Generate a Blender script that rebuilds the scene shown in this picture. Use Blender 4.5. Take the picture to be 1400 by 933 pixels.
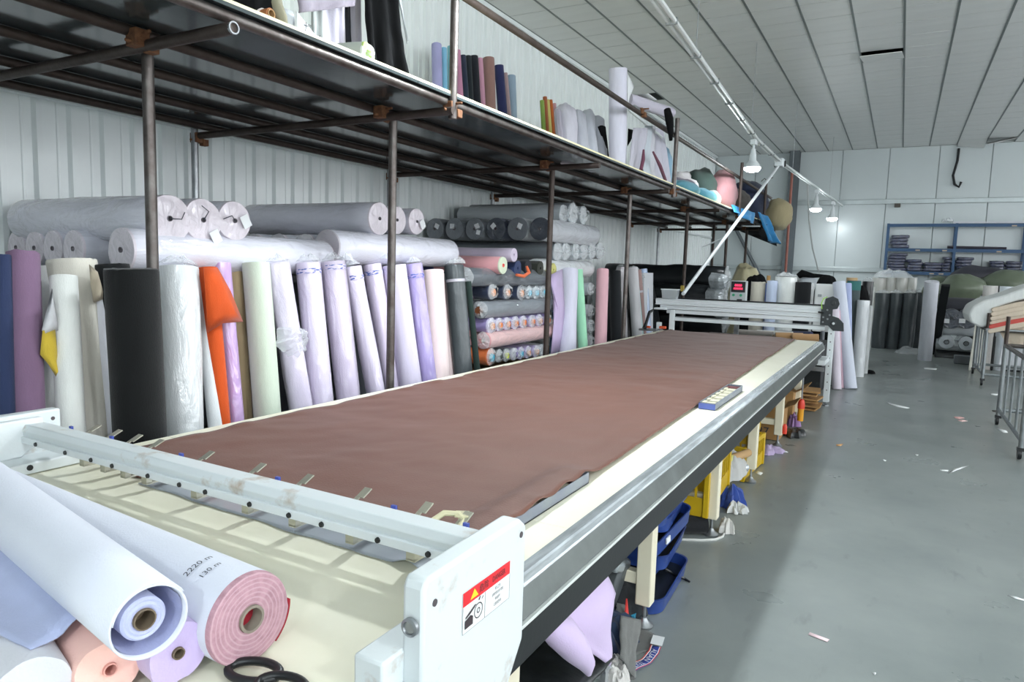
import bpy, bmesh, math, random
from mathutils import Vector, Matrix, Quaternion, noise
for o in list(bpy.data.objects): bpy.data.objects.remove(o, do_unlink=True)
C = bpy.context.scene.collection
random.seed(7)
pi = math.pi
# ------------------------------------------------------------------ camera
F, YAW, PIT, ROL, H = 946.5, -.5078, .107, -.03055, 1.6
_f = Vector((math.sin(YAW)*math.cos(PIT), math.cos(YAW)*math.cos(PIT), -math.sin(PIT)))
_x = Vector((math.cos(YAW), -math.sin(YAW), 0)); _y = _f.cross(_x)
XR = _x*math.cos(ROL) + _y*math.sin(ROL); YD = -_x*math.sin(ROL) + _y*math.cos(ROL)
EYE = Vector((0, 0, H))
cd = bpy.data.cameras.new('camera'); cam = bpy.data.objects.new('camera', cd); C.objects.link(cam)
cd.lens = F/1400*36; cd.sensor_width = 36; cd.clip_start = .05; cd.clip_end = 200
m = Matrix.Identity(4)
for i in range(3): m[i][0], m[i][1], m[i][2], m[i][3] = XR[i], -YD[i], -_f[i], EYE[i]
cam.matrix_world = m
bpy.context.scene.camera = cam
# ------------------------------------------------------------------ world, exposure
w = bpy.data.worlds.new('daylight'); bpy.context.scene.world = w; w.use_nodes = True
bg = w.node_tree.nodes['Background']; bg.inputs[0].default_value = (.94, .97, 1, 1); bg.inputs[1].default_value = 4.6
vs = bpy.context.scene.view_settings
vs.view_transform = 'Standard'; vs.look = 'None'; vs.gamma = 1; vs.use_curve_mapping = False; vs.exposure = -.08
BULB = 620.0      # emission strength of the lit bulbs
# ------------------------------------------------------------------ measuring helpers: a sight line met with a real plane
def ray(px, py): return XR*((px-700)/F) + YD*((py-466.5)/F) + _f
def at_z(px, py, z): d = ray(px, py); return EYE + d*((z-H)/d.z)
def at_x(px, py, x): d = ray(px, py); return EYE + d*(x/d.x)
def at_y(px, py, y): d = ray(px, py); return EYE + d*(y/d.y)
def depth(p): return (Vector(p)-EYE).dot(_f)
def proj(p):
    v = Vector(p)-EYE; z = v.dot(_f); return (F*v.dot(XR)/z+700, F*v.dot(YD)/z+466.5, z)
V = Vector
# ------------------------------------------------------------------ materials
def lin(c):
    if isinstance(c, str): c = [int(c[i:i+2], 16)/255 for i in (0, 2, 4)]
    return [x/12.92 if x <= .04045 else ((x+.055)/1.055)**2.4 for x in c]
_M = {}
def mat(name, col, rough=.6, metal=0, var=.06, vs=6, bump=0, bs=40, coat=0, cs=9, sheen=0, alpha=1, emit=0, spec=.5, col2=None, stretch=None, ramp=None):
    if name in _M: return _M[name]
    M = bpy.data.materials.new(name); M.use_nodes = True; nt = M.node_tree; N = nt.nodes; L = nt.links
    b = N['Principled BSDF']; c = lin(col)
    b.inputs['Roughness'].default_value = rough; b.inputs['Metallic'].default_value = metal
    b.inputs['Specular IOR Level'].default_value = spec
    b.inputs['Base Color'].default_value = (*c, 1)
    tc = N.new('ShaderNodeTexCoord'); src = tc.outputs['Object']
    if stretch:
        mp = N.new('ShaderNodeMapping'); mp.inputs['Scale'].default_value = stretch; L.new(src, mp.inputs[0]); src = mp.outputs[0]
    if var or col2:
        n = N.new('ShaderNodeTexNoise'); n.inputs['Scale'].default_value = vs; n.inputs['Detail'].default_value = 6; n.inputs['Roughness'].default_value = .6
        L.new(src, n.inputs['Vector'])
        mx = N.new('ShaderNodeMix'); mx.data_type = 'RGBA'
        c2 = lin(col2) if col2 else [min(1, x*(1+var)) for x in c]
        c1 = c if col2 else [x*(1-var) for x in c]
        mx.inputs['A'].default_value = (*c1, 1); mx.inputs['B'].default_value = (*c2, 1)
        r = N.new('ShaderNodeMapRange'); lo, hi = ramp or (.3, .7)
        r.inputs['From Min'].default_value = lo; r.inputs['From Max'].default_value = hi
        L.new(n.outputs['Fac'], r.inputs['Value']); L.new(r.outputs[0], mx.inputs['Factor']); L.new(mx.outputs['Result'], b.inputs['Base Color'])
    if bump:
        n2 = N.new('ShaderNodeTexNoise'); n2.inputs['Scale'].default_value = bs; n2.inputs['Detail'].default_value = 3; L.new(src, n2.inputs['Vector'])
        bp = N.new('ShaderNodeBump'); bp.inputs['Strength'].default_value = bump; bp.inputs['Distance'].default_value = .01
        L.new(n2.outputs['Fac'], bp.inputs['Height']); L.new(bp.outputs[0], b.inputs['Normal'])
    if coat:
        b.inputs['Coat Weight'].default_value = coat; b.inputs['Coat Roughness'].default_value = .07; b.inputs['Coat IOR'].default_value = 1.9
        mp = N.new('ShaderNodeMapping'); mp.inputs['Scale'].default_value = (1, 1, .35); L.new(tc.outputs['Object'], mp.inputs[0])
        n3 = N.new('ShaderNodeTexNoise'); n3.inputs['Scale'].default_value = cs; n3.inputs['Detail'].default_value = 4; n3.inputs['Distortion'].default_value = 1.2
        L.new(mp.outputs[0], n3.inputs['Vector'])
        bp = N.new('ShaderNodeBump'); bp.inputs['Strength'].default_value = .9; bp.inputs['Distance'].default_value = .05
        L.new(n3.outputs['Fac'], bp.inputs['Height']); L.new(bp.outputs[0], b.inputs['Coat Normal'])
    if sheen: b.inputs['Sheen Weight'].default_value = sheen
    if alpha < 1: b.inputs['Alpha'].default_value = alpha
    if emit:
        b.inputs['Emission Color'].default_value = (*c, 1); b.inputs['Emission Strength'].default_value = emit
    _M[name] = M; return M
def cloth(hexcol, wrap=False):
    return mat(('wrapped ' if wrap else 'cloth ')+hexcol, hexcol, rough=.85, var=.05, vs=9, bump=.25, bs=120, sheen=.15, coat=1 if wrap else 0, stretch=(3, 3, .6), spec=.25)
galv = mat('galvanised steel', '9a9da0', .38, .85, .18, 14, .1, 30)
pipe = mat('weathered steel pipe', '6f6b68', .42, .75, .25, 9, .3, 25, col2='4d4340')
pipe2 = mat('dark rusty pipe', '4b423e', .55, .5, .25, 9, .3, 25, col2='3a302b')
rust = mat('rusty coupler', '80583a', .8, .2, .3, 30, .4, 60, col2='573826')
film = mat('black film faced plywood', '343c3f', .13, 0, .25, 3, .06, 9, col2='434c4f', spec=.8)
cream_edge = mat('cream laminate edge', 'e6dfb6', .5, 0, .05)
laminate = mat('cream laminate top', 'e9e6cf', .42, 0, .06, 3, .03, 60, col2='f0edda')
white_paint = mat('white powder paint', 'dbe1e3', .4, 0, .03, 5, .04, 90)
worn_white = mat('worn white paint', 'd6dddf', .42, 0, 0, 9, .05, 90, col2='a8937c', ramp=(.58, .76))
cream_paint = mat('cream leg paint', 'e3dcc4', .45, 0, .05, 4)
black_metal = mat('black painted metal', '181b1d', .42, 0, .15, 4, .05, 60)
black_plastic = mat('black plastic', '15171a', .4, 0, .1, 10)
alu = mat('brushed aluminium', 'e4e9ec', .3, .2, .06, 4, .05, 60, stretch=(.3, 8, 8))
dark_rail = mat('dark steel rail', '5d6361', .4, .5, .2, 6)
chrome = mat('polished rail top', 'c9d0d4', .2, .45, .3, 5, .06, 20, stretch=(6, .8, 6))
steel_sheet = mat('thin steel sheet', 'a9b0b8', .3, .25, .08, 5, .15, 10)
card = mat('cardboard tube', 'a9875e', .85, 0, .1, 20)
carton = mat('brown cardboard', 'a8804f', .85, 0, .1, 8)
paper = mat('white paper', 'e0e3e5', .8, 0, .02)
clear = mat('clear plastic film', 'f2f6f8', .12, 0, 0, alpha=.34, bump=.8, bs=25)
black_bag = mat('black plastic film', '1d2022', .3, 0, .25, 6, .8, 9)
grey_film = mat('dark grey plastic film', '4a5053', .28, 0, .25, 8, .8, 16, stretch=(1, 1, .4))
ink = mat('dark ink', '3a3d48', .8, 0, 0)
# ------------------------------------------------------------------ geometry builder
class G:
    def __init__(s): s.v, s.f, s.m = [], [], []
    def add(s, vv, ff, mi=0):
        o = len(s.v); s.v += [V(p) for p in vv]; s.f += [tuple(i+o for i in f) for f in ff]; s.m += [mi]*len(ff); return s
    def box(s, c, d, rot=None, mi=0):
        c = V(c); vv = []
        for x in (-.5, .5):
            for y in (-.5, .5):
                for z in (-.5, .5):
                    p = V((x*d[0], y*d[1], z*d[2])); vv.append(c+(rot @ p if rot else p))
        return s.add(vv, [(0, 1, 3, 2), (4, 6, 7, 5), (0, 4, 5, 1), (2, 3, 7, 6), (0, 2, 6, 4), (1, 5, 7, 3)], mi)
    def span(s, a, b, mi=0):
        a, b = V(a), V(b); return s.box((a+b)/2, [abs(b[i]-a[i]) for i in range(3)], None, mi)
    def tube(s, pts, r, n=10, mi=0, cap=True):
        pts = [V(p) for p in pts]; k = len(pts); rr = r if isinstance(r, (list, tuple)) else [r]*k
        t = (pts[1]-pts[0]).normalized(); u = t.orthogonal().normalized(); vv, ff = [], []
        for i, p in enumerate(pts):
            d = ((pts[min(i+1, k-1)]-p).normalized()+(p-pts[max(i-1, 0)]).normalized()).normalized() if 0 < i < k-1 else ((pts[1]-pts[0]) if i == 0 else (pts[-1]-pts[-2])).normalized()
            u = (u-d*u.dot(d)).normalized(); q = d.cross(u)
            for j in range(n):
                a = 2*pi*j/n; vv.append(p+(u*math.cos(a)+q*math.sin(a))*rr[i])
        for i in range(k-1):
            for j in range(n): ff.append((i*n+j, i*n+(j+1) % n, (i+1)*n+(j+1) % n, (i+1)*n+j))
        if cap: ff += [tuple(range(n-1, -1, -1)), tuple(range((k-1)*n, k*n))]
        return s.add(vv, ff, mi)
    def lathe(s, base, axis, prof, n=16, mi=0):
        axis = V(axis).normalized(); u = axis.orthogonal().normalized(); q = axis.cross(u); vv, ff = [], []
        for r, h in prof:
            for j in range(n):
                a = 2*pi*j/n; vv.append(V(base)+axis*h+(u*math.cos(a)+q*math.sin(a))*max(r, 1e-4))
        for i in range(len(prof)-1):
            for j in range(n): ff.append((i*n+j, i*n+(j+1) % n, (i+1)*n+(j+1) % n, (i+1)*n+j))
        return s.add(vv, ff, mi)
    def grid(s, fn, nu, nv, mi=0):
        vv = [fn(i/nu, j/nv) for i in range(nu+1) for j in range(nv+1)]
        return s.add(vv, [(i*(nv+1)+j, (i+1)*(nv+1)+j, (i+1)*(nv+1)+j+1, i*(nv+1)+j+1) for i in range(nu) for j in range(nv)], mi)
    def prism(s, poly, fn, w0, w1, mi=0):
        k = len(poly); vv = [fn(a, b, w0) for a, b in poly]+[fn(a, b, w1) for a, b in poly]
        return s.add(vv, [tuple(range(k-1, -1, -1)), tuple(range(k, 2*k))]+[(i, (i+1) % k, k+(i+1) % k, k+i) for i in range(k)], mi)
    def build(s, name, mt, parent=None, smooth=40, bevel=0, solid=0, sub=0, origin=None):
        xs = list(zip(*s.v))
        org = V(origin) if origin is not None else V(((min(xs[0])+max(xs[0]))/2, (min(xs[1])+max(xs[1]))/2, min(xs[2])))
        me = bpy.data.meshes.new(name); me.from_pydata([p-org for p in s.v], [], s.f)
        mts = mt if isinstance(mt, (list, tuple)) else [mt]
        for q in mts: me.materials.append(q)
        if len(mts) > 1: me.polygons.foreach_set('material_index', s.m)
        bm = bmesh.new(); bm.from_mesh(me); bmesh.ops.recalc_face_normals(bm, faces=bm.faces); bm.to_mesh(me); bm.free()
        if smooth:
            me.polygons.foreach_set('use_smooth', [True]*len(me.polygons)); me.set_sharp_from_angle(angle=math.radians(smooth))
        o = bpy.data.objects.new(name, me); C.objects.link(o)
        put(o, org, parent)
        if solid: md = o.modifiers.new('thick', 'SOLIDIFY'); md.thickness = solid; md.offset = 0
        if bevel: md = o.modifiers.new('edge', 'BEVEL'); md.width = bevel; md.segments = 2; md.limit_method = 'ANGLE'
        if sub: md = o.modifiers.new('round', 'SUBSURF'); md.levels = sub; md.render_levels = sub
        return o
WL = {}
def put(o, org, parent=None):
    org = V(org); WL[o.name] = org
    if parent: o.parent = parent; o.location = org-WL[parent.name]
    else: o.location = org
def inst(src, name, org, parent=None, rot=None, scale=None):
    o = bpy.data.objects.new(name, src.data); C.objects.link(o); put(o, org, parent)
    if rot: o.rotation_euler = rot
    if scale: o.scale = scale
    return o
def tag(o, label, cat, group=None, kind=None):
    o['label'] = label; o['category'] = cat
    if group: o['group'] = group
    if kind: o['kind'] = kind
    return o
def empty(name, loc):
    o = bpy.data.objects.new(name, None); o.empty_display_size = .1; C.objects.link(o); put(o, loc); return o
def attach(o, parent):      # parent a piece built in world coordinates to a turned thing
    if not parent: return o
    q = parent.rotation_quaternion if parent.rotation_mode == 'QUATERNION' else parent.rotation_euler.to_quaternion()
    o.parent = parent; o.matrix_parent_inverse = (Matrix.Translation(parent.location) @ q.to_matrix().to_4x4()).inverted(); return o
def struct(o): o['kind'] = 'structure'; return o
def fb(x, y, z, s=1.0): return noise.fractal(V((x*s, y*s, z*s)), 1.0, 2.0, 3)
_dg = None
def text_verts(string, size):
    cu = bpy.data.curves.new('txt', 'FONT'); cu.body = string; cu.size = size; cu.align_x = 'CENTER'; cu.align_y = 'CENTER'; cu.resolution_u = 2
    ob = bpy.data.objects.new('txt', cu); C.objects.link(ob); bpy.context.view_layer.update()
    me = bpy.data.meshes.new_from_object(ob.evaluated_get(bpy.context.evaluated_depsgraph_get()))
    vv = [tuple(v.co) for v in me.vertices]; ff = [tuple(p.vertices) for p in me.polygons]
    bpy.data.objects.remove(ob); bpy.data.meshes.remove(me); return vv, ff
def write(g, string, size, fn, mi=0):
    vv, ff = text_verts(string, size); g.add([fn(a, b) for a, b, _ in vv], ff, mi); return g
def sheet(P00, P10, P01, P11, folds=3, amp=.03, nrm=(1, 0, 0), seed=0, nu=24, nv=14, flare=.4):
    """hanging or lying cloth: bilinear patch (u across, v down) with folds that grow downward"""
    P00, P10, P01, P11, nrm = map(V, (P00, P10, P01, P11, nrm)); g = G()
    def fn(u, v):
        p = P00.lerp(P10, u).lerp(P01.lerp(P11, u), v)
        a = amp*(flare+(1-flare)*v)*(math.sin(2*pi*folds*u+seed+1.3*fb(u*2, v, seed))+.8*fb(u*3, v*2, seed+5))
        return p+nrm*a
    return g.grid(fn, nu, nv)
def heap(cx, cy, z, rx, ry, h, seed=0, rough=.22, nr=9, na=30, flat=.6):
    g = G(); vv = [V((cx, cy, z+h+min(h, rx*1.2)*rough*1.1*fb(0, 0, seed+3)))]; ff = []
    for i in range(1, nr+1):
        t = i/nr
        for j in range(na):
            a = 2*pi*j/na; k = 1+rough*fb(math.cos(a)*1.6, math.sin(a)*1.6, seed)
            dm = max(0, (1-t**(2/flat)))**.6
            zz = dm*(h+min(h, rx*1.2)*(rough*1.1*fb(math.cos(a)*t*1.5, math.sin(a)*t*1.5, seed+3)+.06*fb(math.cos(a)*t*4, math.sin(a)*t*4, seed)))
            vv.append(V((cx+rx*t*k*math.cos(a), cy+ry*t*k*math.sin(a), z+max(0, zz) if i < nr else z)))
    for j in range(na): ff.append((0, 1+j, 1+(j+1) % na))
    for i in range(nr-1):
        for j in range(na): ff.append((1+i*na+j, 1+(i+1)*na+j, 1+(i+1)*na+(j+1) % na, 1+i*na+(j+1) % na))
    ff.append(tuple(1+(nr-1)*na+j for j in range(na-1, -1, -1)))
    return g.add(vv, ff)
def flap(poly, X, mt, parent, bend=.03, name='fabric_flap', yz=None):
    """loose cloth corner: outline on the plane x=X, bulged toward the aisle"""
    pts = [at_x(a, b, X) for a, b in poly]; c = sum(pts, V())/len(pts); g = G(); vv = [c+V((bend, 0, 0))]; ff = []; k = len(pts)
    for t in (.5, 1):
        for i, p in enumerate(pts):
            q = c.lerp(p, t); vv.append(q+V((bend*(1-t*t)+.008*math.sin(i*2.1+t), 0, 0)))
    for i in range(k):
        ff += [(0, 1+i, 1+(i+1) % k), (1+i, 1+k+i, 1+k+(i+1) % k, 1+(i+1) % k)]
    return attach(g.add(vv, ff).build(name, mt, None, smooth=60, solid=.004), parent)

# ------------------------------------------------------------------ fabric rolls
def roll(name, p0, p1, R, mt, label, group=None, core=.28, core_col=None, lump=.012, tuft=0, plug=None, end=None, band=None, wrap_end=False, n=30, rings=7, cat='fabric roll', ragged=0, seed=None, taper=0, plugs=(1,)):
    """fabric wound round a tube: spiral section with a seam step, layered ends; parts: core_tube, plastic_tuft, printed_band, core_plug"""
    p0, p1 = V(p0), V(p1); L = (p1-p0).length; sd = seed if seed is not None else random.random()*50
    rc = R*core; vv, ff, mi = [], [], []
    def ring(z, rad, spiral=1):
        b = len(vv)
        for j in range(n):
            a = 2*pi*j/n
            r = rad*(1+(.035*(j/n)-.017)*spiral)*(1+lump*3*fb(math.cos(a), math.sin(a), z*2+sd)*spiral)
            vv.append(V((r*math.cos(a), r*math.sin(a), z+(ragged*fb(a*2, rad*30, sd) if ragged and spiral and z > L*.9 else 0))))
        return b
    def link(a, b, k=0):
        for j in range(n): ff.append((a+j, a+(j+1) % n, b+(j+1) % n, b+j)); mi.append(k)
    sq = [ring(0, rc, 0)]
    fr = [(.5, .006), (.7, -.002), (.85, .005), (.97, 0)]
    for t, dz in fr: sq.append(ring(-dz*R*4 if dz > 0 else 0, rc+(R-rc)*t, t > .9))
    for i in range(rings+1):
        t = i/rings; sq.append(ring(.012+(L-.024)*t, R*(1-taper*t), 1))
    for t, dz in reversed(fr): sq.append(ring(L+(dz*R*4 if dz > 0 else 0), (rc+(R-rc)*t)*(1-taper), t > .9))
    sq.append(ring(L, rc, 0)); sq.append(ring(L-.05, rc*.98, 0))
    sq.insert(0, ring(.05, rc*.98, 0))
    last = len(sq)-1
    for i in range(last):
        k = 1 if end and (i < 6 or i > last-7) else 0
        link(sq[i], sq[i+1], k)
    ff.append(tuple(sq[0]+j for j in range(n-1, -1, -1))); mi.append(0)
    ff.append(tuple(sq[-1]+j for j in range(n))); mi.append(0)
    g = G(); g.v, g.f, g.m = vv, ff, mi
    o = g.build(name, [mt, end] if end else mt, None, smooth=50, origin=(0, 0, 0))
    o.rotation_mode = 'QUATERNION'; o.rotation_quaternion = (p1-p0).to_track_quat('Z', 'Y'); o.location = p0; WL[o.name] = V()
    if label: tag(o, label, cat, group)
    if core_col:
        for z0, z1 in ((-.006, .05), (L-.05, L+.006)):
            t = G(); t.lathe((0, 0, 0), (0, 0, 1), [(rc*.99, z0), (rc*.99, z1)], 16); t.lathe((0, 0, 0), (0, 0, 1), [(rc*.99, z0 if z0 < 0 else z1), (rc*.8, z0 if z0 < 0 else z1), (rc*.78, (z0+z1)/2)], 16)
            t.build('core_tube', core_col, o)
    for q in ([1] if tuft == 1 else [0, 1] if tuft == 2 else []):
        t = G(); zz = L*q; sg = 1 if q else -1
        def fn(u, v, zz=zz, sg=sg):
            a = 2*pi*u; r = R*(1.02-(.75 if R > .085 or L > 1.45 else .55)*v)*(1+.22*math.sin(a*7+sd+v*4)*v+.12*fb(a, v*3, sd))
            return V((r*math.cos(a), r*math.sin(a), zz+sg*(.012+min(.06, R*.5)*v*(1+.5*fb(u*5, v, sd)))))
        t.grid(fn, 26, 4); t.build('plastic_tuft', clear, o, smooth=0)
    if band:
        z0, z1, bc = band; t = G()
        t.lathe((0, 0, 0), (0, 0, 1), [(R*1.035*(1-taper*z0), z0*L), (R*1.035*(1-taper*z1), z1*L)], n); t.build('printed_band', bc, o)
    if plug:
        for q in plugs:
            t = G(); s = 1 if q else -1; zz = L*q+s*.012
            t.lathe((R*.1, -R*.1, zz), (0, 0, s), [(R*.5, 0), (R*.48, .012), (.001, .016)], 14); t.build('core_plug', plug, o)
    return o
def spin(o, a): o.rotation_quaternion = o.rotation_quaternion @ Quaternion((0, 0, 1), a)
def blue_print(base):     # tape printed in blue and red on the wrapping
    return mat('printed tape '+base, base, .5, 0, 0, 30, col2='4a5fa8', stretch=(1, 1, 3), ramp=(.5, .54))
def stand(pt, pb, wpx, col, label, Xt=-3.36, Xb=-3.24, wrap=False, **k):
    """roll leaning on the racks: top and a lower visible point measured in the photo, foot on the floor"""
    top, b = at_x(*pt, Xt), at_x(*pb, Xb); d = top-b; foot = b-d*(b.z/d.z)
    R = wpx/2*depth(top)/F*.97; foot.z = .005
    k.setdefault('name', 'fabric_roll'); nm = k.pop('name')
    return roll(nm, foot, top, R, cloth(col, wrap) if isinstance(col, str) else col, label, **k)

# ================================================================== SETTING
XL, XRT, Y0, YB, ZC = -5.0, 9.0, -4.0, 21.0, 5.0
floor_m = mat('grey epoxy floor', '7b8281', .3, 0, 0, 1.6, .04, 5, col2='8d9391', ramp=(.3, .7))
def floor_nodes(M):
    nt = M.node_tree; N, L = nt.nodes, nt.links; b = N['Principled BSDF']
    tc = N.new('ShaderNodeTexCoord'); mp = N.new('ShaderNodeMapping'); mp.inputs['Scale'].default_value = (9, 3, 1); mp.inputs['Rotation'].default_value = (0, 0, .5)
    n = N.new('ShaderNodeTexNoise'); n.inputs['Scale'].default_value = 1.3; n.inputs['Detail'].default_value = 8
    L.new(tc.outputs['Object'], mp.inputs[0]); L.new(mp.outputs[0], n.inputs['Vector'])
    r = N.new('ShaderNodeMapRange'); r.inputs['From Min'].default_value = .62; r.inputs['From Max'].default_value = .8
    r.inputs['To Min'].default_value = 0; r.inputs['To Max'].default_value = .45; L.new(n.outputs['Fac'], r.inputs['Value'])
    mx = N.new('ShaderNodeMix'); mx.data_type = 'RGBA'; mx.inputs['B'].default_value = (*lin('565d59'), 1)
    L.new(b.inputs['Base Color'].links[0].from_socket, mx.inputs['A']); L.new(r.outputs[0], mx.inputs['Factor']); L.new(mx.outputs['Result'], b.inputs['Base Color'])
    n2 = N.new('ShaderNodeTexNoise'); n2.inputs['Scale'].default_value = 2.2; n2.inputs['Detail'].default_value = 5; L.new(tc.outputs['Object'], n2.inputs['Vector'])
    r2 = N.new('ShaderNodeMapRange'); r2.inputs['To Min'].default_value = .2; r2.inputs['To Max'].default_value = .42; L.new(n2.outputs['Fac'], r2.inputs['Value']); L.new(r2.outputs[0], b.inputs['Roughness'])
floor_nodes(floor_m)
struct(G().span((XL-.2, Y0, -.1), (XRT+.15, YB+.2, 0)).build('floor', floor_m, smooth=0))
wall_m = mat('white ribbed sheet metal', 'e2e8e8', .3, .0, .05, 1.5, .03, 4)
wl = struct(G().span((XL-.2, Y0, 0), (XL-.06, YB+.2, ZC+.45)).build('wall_left', wall_m, smooth=0))
def rib_panel():
    g = G(); prof = []
    for k in range(4):
        y = k*.2225
        prof += [(y+.0, 0), (y+.085, 0), (y+.09, .006), (y+.1, .006), (y+.105, 0), (y+.155, 0), (y+.172, .03), (y+.208, .03)]
    prof += [(.89, 0)]
    vv = []
    for y, x in prof: vv += [V((x, y, 0)), V((x, y, ZC-.01))]
    return g.add(vv, [(2*i, 2*i+2, 2*i+3, 2*i+1) for i in range(len(prof)-1)])
pm = None
ys = [2.58+.888*k for k in range(-3, 21)]
for y in ys:
    if y+.89 > YB+.5: break
    if pm is None: pm = rib_panel().build('panel', wall_m, wl, smooth=20, origin=(0, 0, 0)); pm.location = V((XL-.055, y, 0))-WL['wall_left']
    else: inst(pm, 'panel', (XL-.055, y, 0), wl)
struct(G().span((XL-.02, 0, 2.6), (XL+.05, YB, 2.645)).build('trim_1', wall_m, smooth=0))
struct(G().span((XL-.02, 0, ZC-.06), (XL+.04, YB, ZC-.0)).build('trim_2', wall_m, smooth=0))
back_m = mat('white sandwich panel', 'c4cccd', .3, .05, .03, .8)
wb = struct(G().span((XL-.2, YB+.06, 0), (XRT+.2, YB+.2, ZC+.45)).build('wall_back', back_m, smooth=0))
bp = None
for k in range(13):
    x0 = XL+k*1.12
    g = G().span((x0+.006, YB, 0), (x0+1.114, YB+.05, ZC-.005))
    if bp is None: bp = g.build('panel', back_m, wb, smooth=0, bevel=.008)
    else: inst(bp, 'panel', (x0+.56, YB+.025, 0), wb).modifiers.new('edge', 'BEVEL').width = .008
for i, z in enumerate((3.6, 1.8)):
    struct(G().span((XL, YB-.07, z-.06), (XRT, YB, z+.06)).build('trim_%d' % (3+i), mat('galvanised girt', 'b4bcbd', .35, .4, .1, 3), smooth=0, bevel=.01))
g = G(); cx = -2.82
g.span((cx-.13, YB-.3, 0), (cx+.13, YB-.285, ZC)); g.span((cx-.13, YB-.085, 0), (cx+.13, YB-.07, ZC)); g.span((cx-.006, YB-.285, 0), (cx+.006, YB-.085, ZC))
col = struct(g.build('steel_column', mat('grey primer steel', '5f666a', .5, .2, .1, 5), smooth=0))
struct(G().tube([(-4.6, YB-.12, 3.4), (-3.0, YB-.12, .6)], .05, 8).build('trim_5', mat('grey primer steel', ''), smooth=30))
wf = struct(G().span((XL, Y0-.15, 0), (4.2, Y0, ZC)).span((7.2, Y0-.15, 0), (XRT, Y0, ZC)).span((4.2, Y0-.15, 3.7), (7.2, Y0, ZC)).build('wall_front', back_m, smooth=0))  # unseen wall, added to cut daylight from behind; only the doorway stays open
wr = struct(G().span((XRT, Y0, 0), (XRT+.15, YB, .9)).span((XRT, Y0, 4.2), (XRT+.15, YB, ZC)).build('wall_right', back_m, smooth=0))
for k in range(5):  # invented, unseen windows; tall openings let daylight fill in from the right
    wn = struct(G().span((XRT, Y0+5*k, .9), (XRT+.12, Y0+5*k+.12, 4.2)).span((XRT, Y0+5*k, 2.5), (XRT+.1, Y0+5*k+5, 2.57)).build('added_window_%d' % (k+1), white_paint, smooth=0))
# ceiling: 600 mm lay-in tiles on T bars
tile_m = mat('pale ceiling tile', 'd6d8d6', .42, 0, .04, 1.2, .5, 2.2, stretch=(1, 4, 1))
tile_m2 = mat('pale ceiling tile, second batch', 'cfd2d0', .46, 0, .04, 1.2, .5, 2.2, stretch=(1, 4, 1))
bar_m = mat('ceiling grid bar', '6f7675', .45, .3, .05)
ceil = struct(G().span((XL, Y0, ZC+.35), (XRT, YB, ZC+.45)).span((XL, Y0-.1, ZC), (XRT, Y0, ZC+.45)).span((XRT, Y0, ZC), (XRT+.15, YB, ZC+.45)).build('ceiling', mat('dark ceiling void', '5c625f', .9), smooth=0))
SX, SY, CX0, CY0 = .591, .588, -.232, 10.32
cells = []
for i in range(-9, 17):
    for j in range(-25, 19):
        x, y = CX0+SX*i, CY0+SY*j
        if x+SX < XL or x > XRT or y < Y0 or y > YB: continue
        px, py, z = proj((x+SX/2, y+SY/2, ZC)); vis = z > .5 and -30 < px < 1430 and -40 < py < 420
        cells.append((0 if vis else 1, abs(z), i, j, x, y))
cells.sort(); rest = G(); tm = None; nt = 0
missing = {(-8, 5)}
tilted = {(-1, 3): (.10, .0, -.05), (2, 17): (-.25, .12, 0), (3, 17): (.2, -.2, 0)}
def tile_shape(g, x, y, z=ZC):
    x0, x1, y0, y1 = x+.012, x+SX-.012, y+.008, y+SY-.008
    g.span((x0, y0, z), (x1, y1, z+.012)); return g
for vis, z, i, j, x, y in cells:
    if (i, j) in missing: continue
    if vis == 0 and nt < 300:
        if tm is None: tm = tile_shape(G(), x, y).build('tile', tile_m, ceil, smooth=0); tm.data.materials.append(tile_m2); o = tm
        else: o = inst(tm, 'tile', (x+SX/2, y+SY/2, ZC), ceil)
        nt += 1; o.rotation_euler = (random.uniform(-.003, .003), random.uniform(-.003, .003), 0)
        if (i, j) in tilted:
            t = tilted[(i, j)]; o.rotation_euler = t; o.location.z -= .03
    else: tile_shape(rest, x, y)
o = rest.build('tile_field', tile_m, ceil, smooth=0); o['kind'] = 'stuff'
for i in range(-8, 17):
    x = CX0+SX*i
    if XL < x < XRT: G().span((x-.013, Y0, ZC-.006), (x+.013, YB, ZC+.002)).build('grid_bar', bar_m, ceil, smooth=0)
for j in range(-24, 19):
    y = CY0+SY*j
    if Y0 < y < YB: G().span((XL, y-.004, ZC+.003), (XRT, y+.004, ZC+.008)).build('cross_bar', mat('pale cross bar', 'aab0ae', .5), ceil, smooth=0)
# stray cables on the back wall and ceiling
g = G(); p = [at_y(1311, 203, 20.95), at_y(1309, 220, 20.93), at_y(1303, 240, 20.9), at_y(1305, 252, 20.88), at_y(1311, 256, 20.88), at_y(1314, 249, 20.9)]
tag(g.tube(p, .03, 6).build('dangling_cable', black_plastic), 'thick black cable hanging down the back wall from the ceiling edge', 'cable')
g = G(); q = at_y(1227, 281, 20.88); g.span(q+V((-.07, -.05, -.05)), q+V((.07, .04, .05)))
tag(g.build('junction_box', mat('brown box', '4f4a42', .6), bevel=.01), 'small dark box fixed to the rail of the back wall', 'box')

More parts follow.
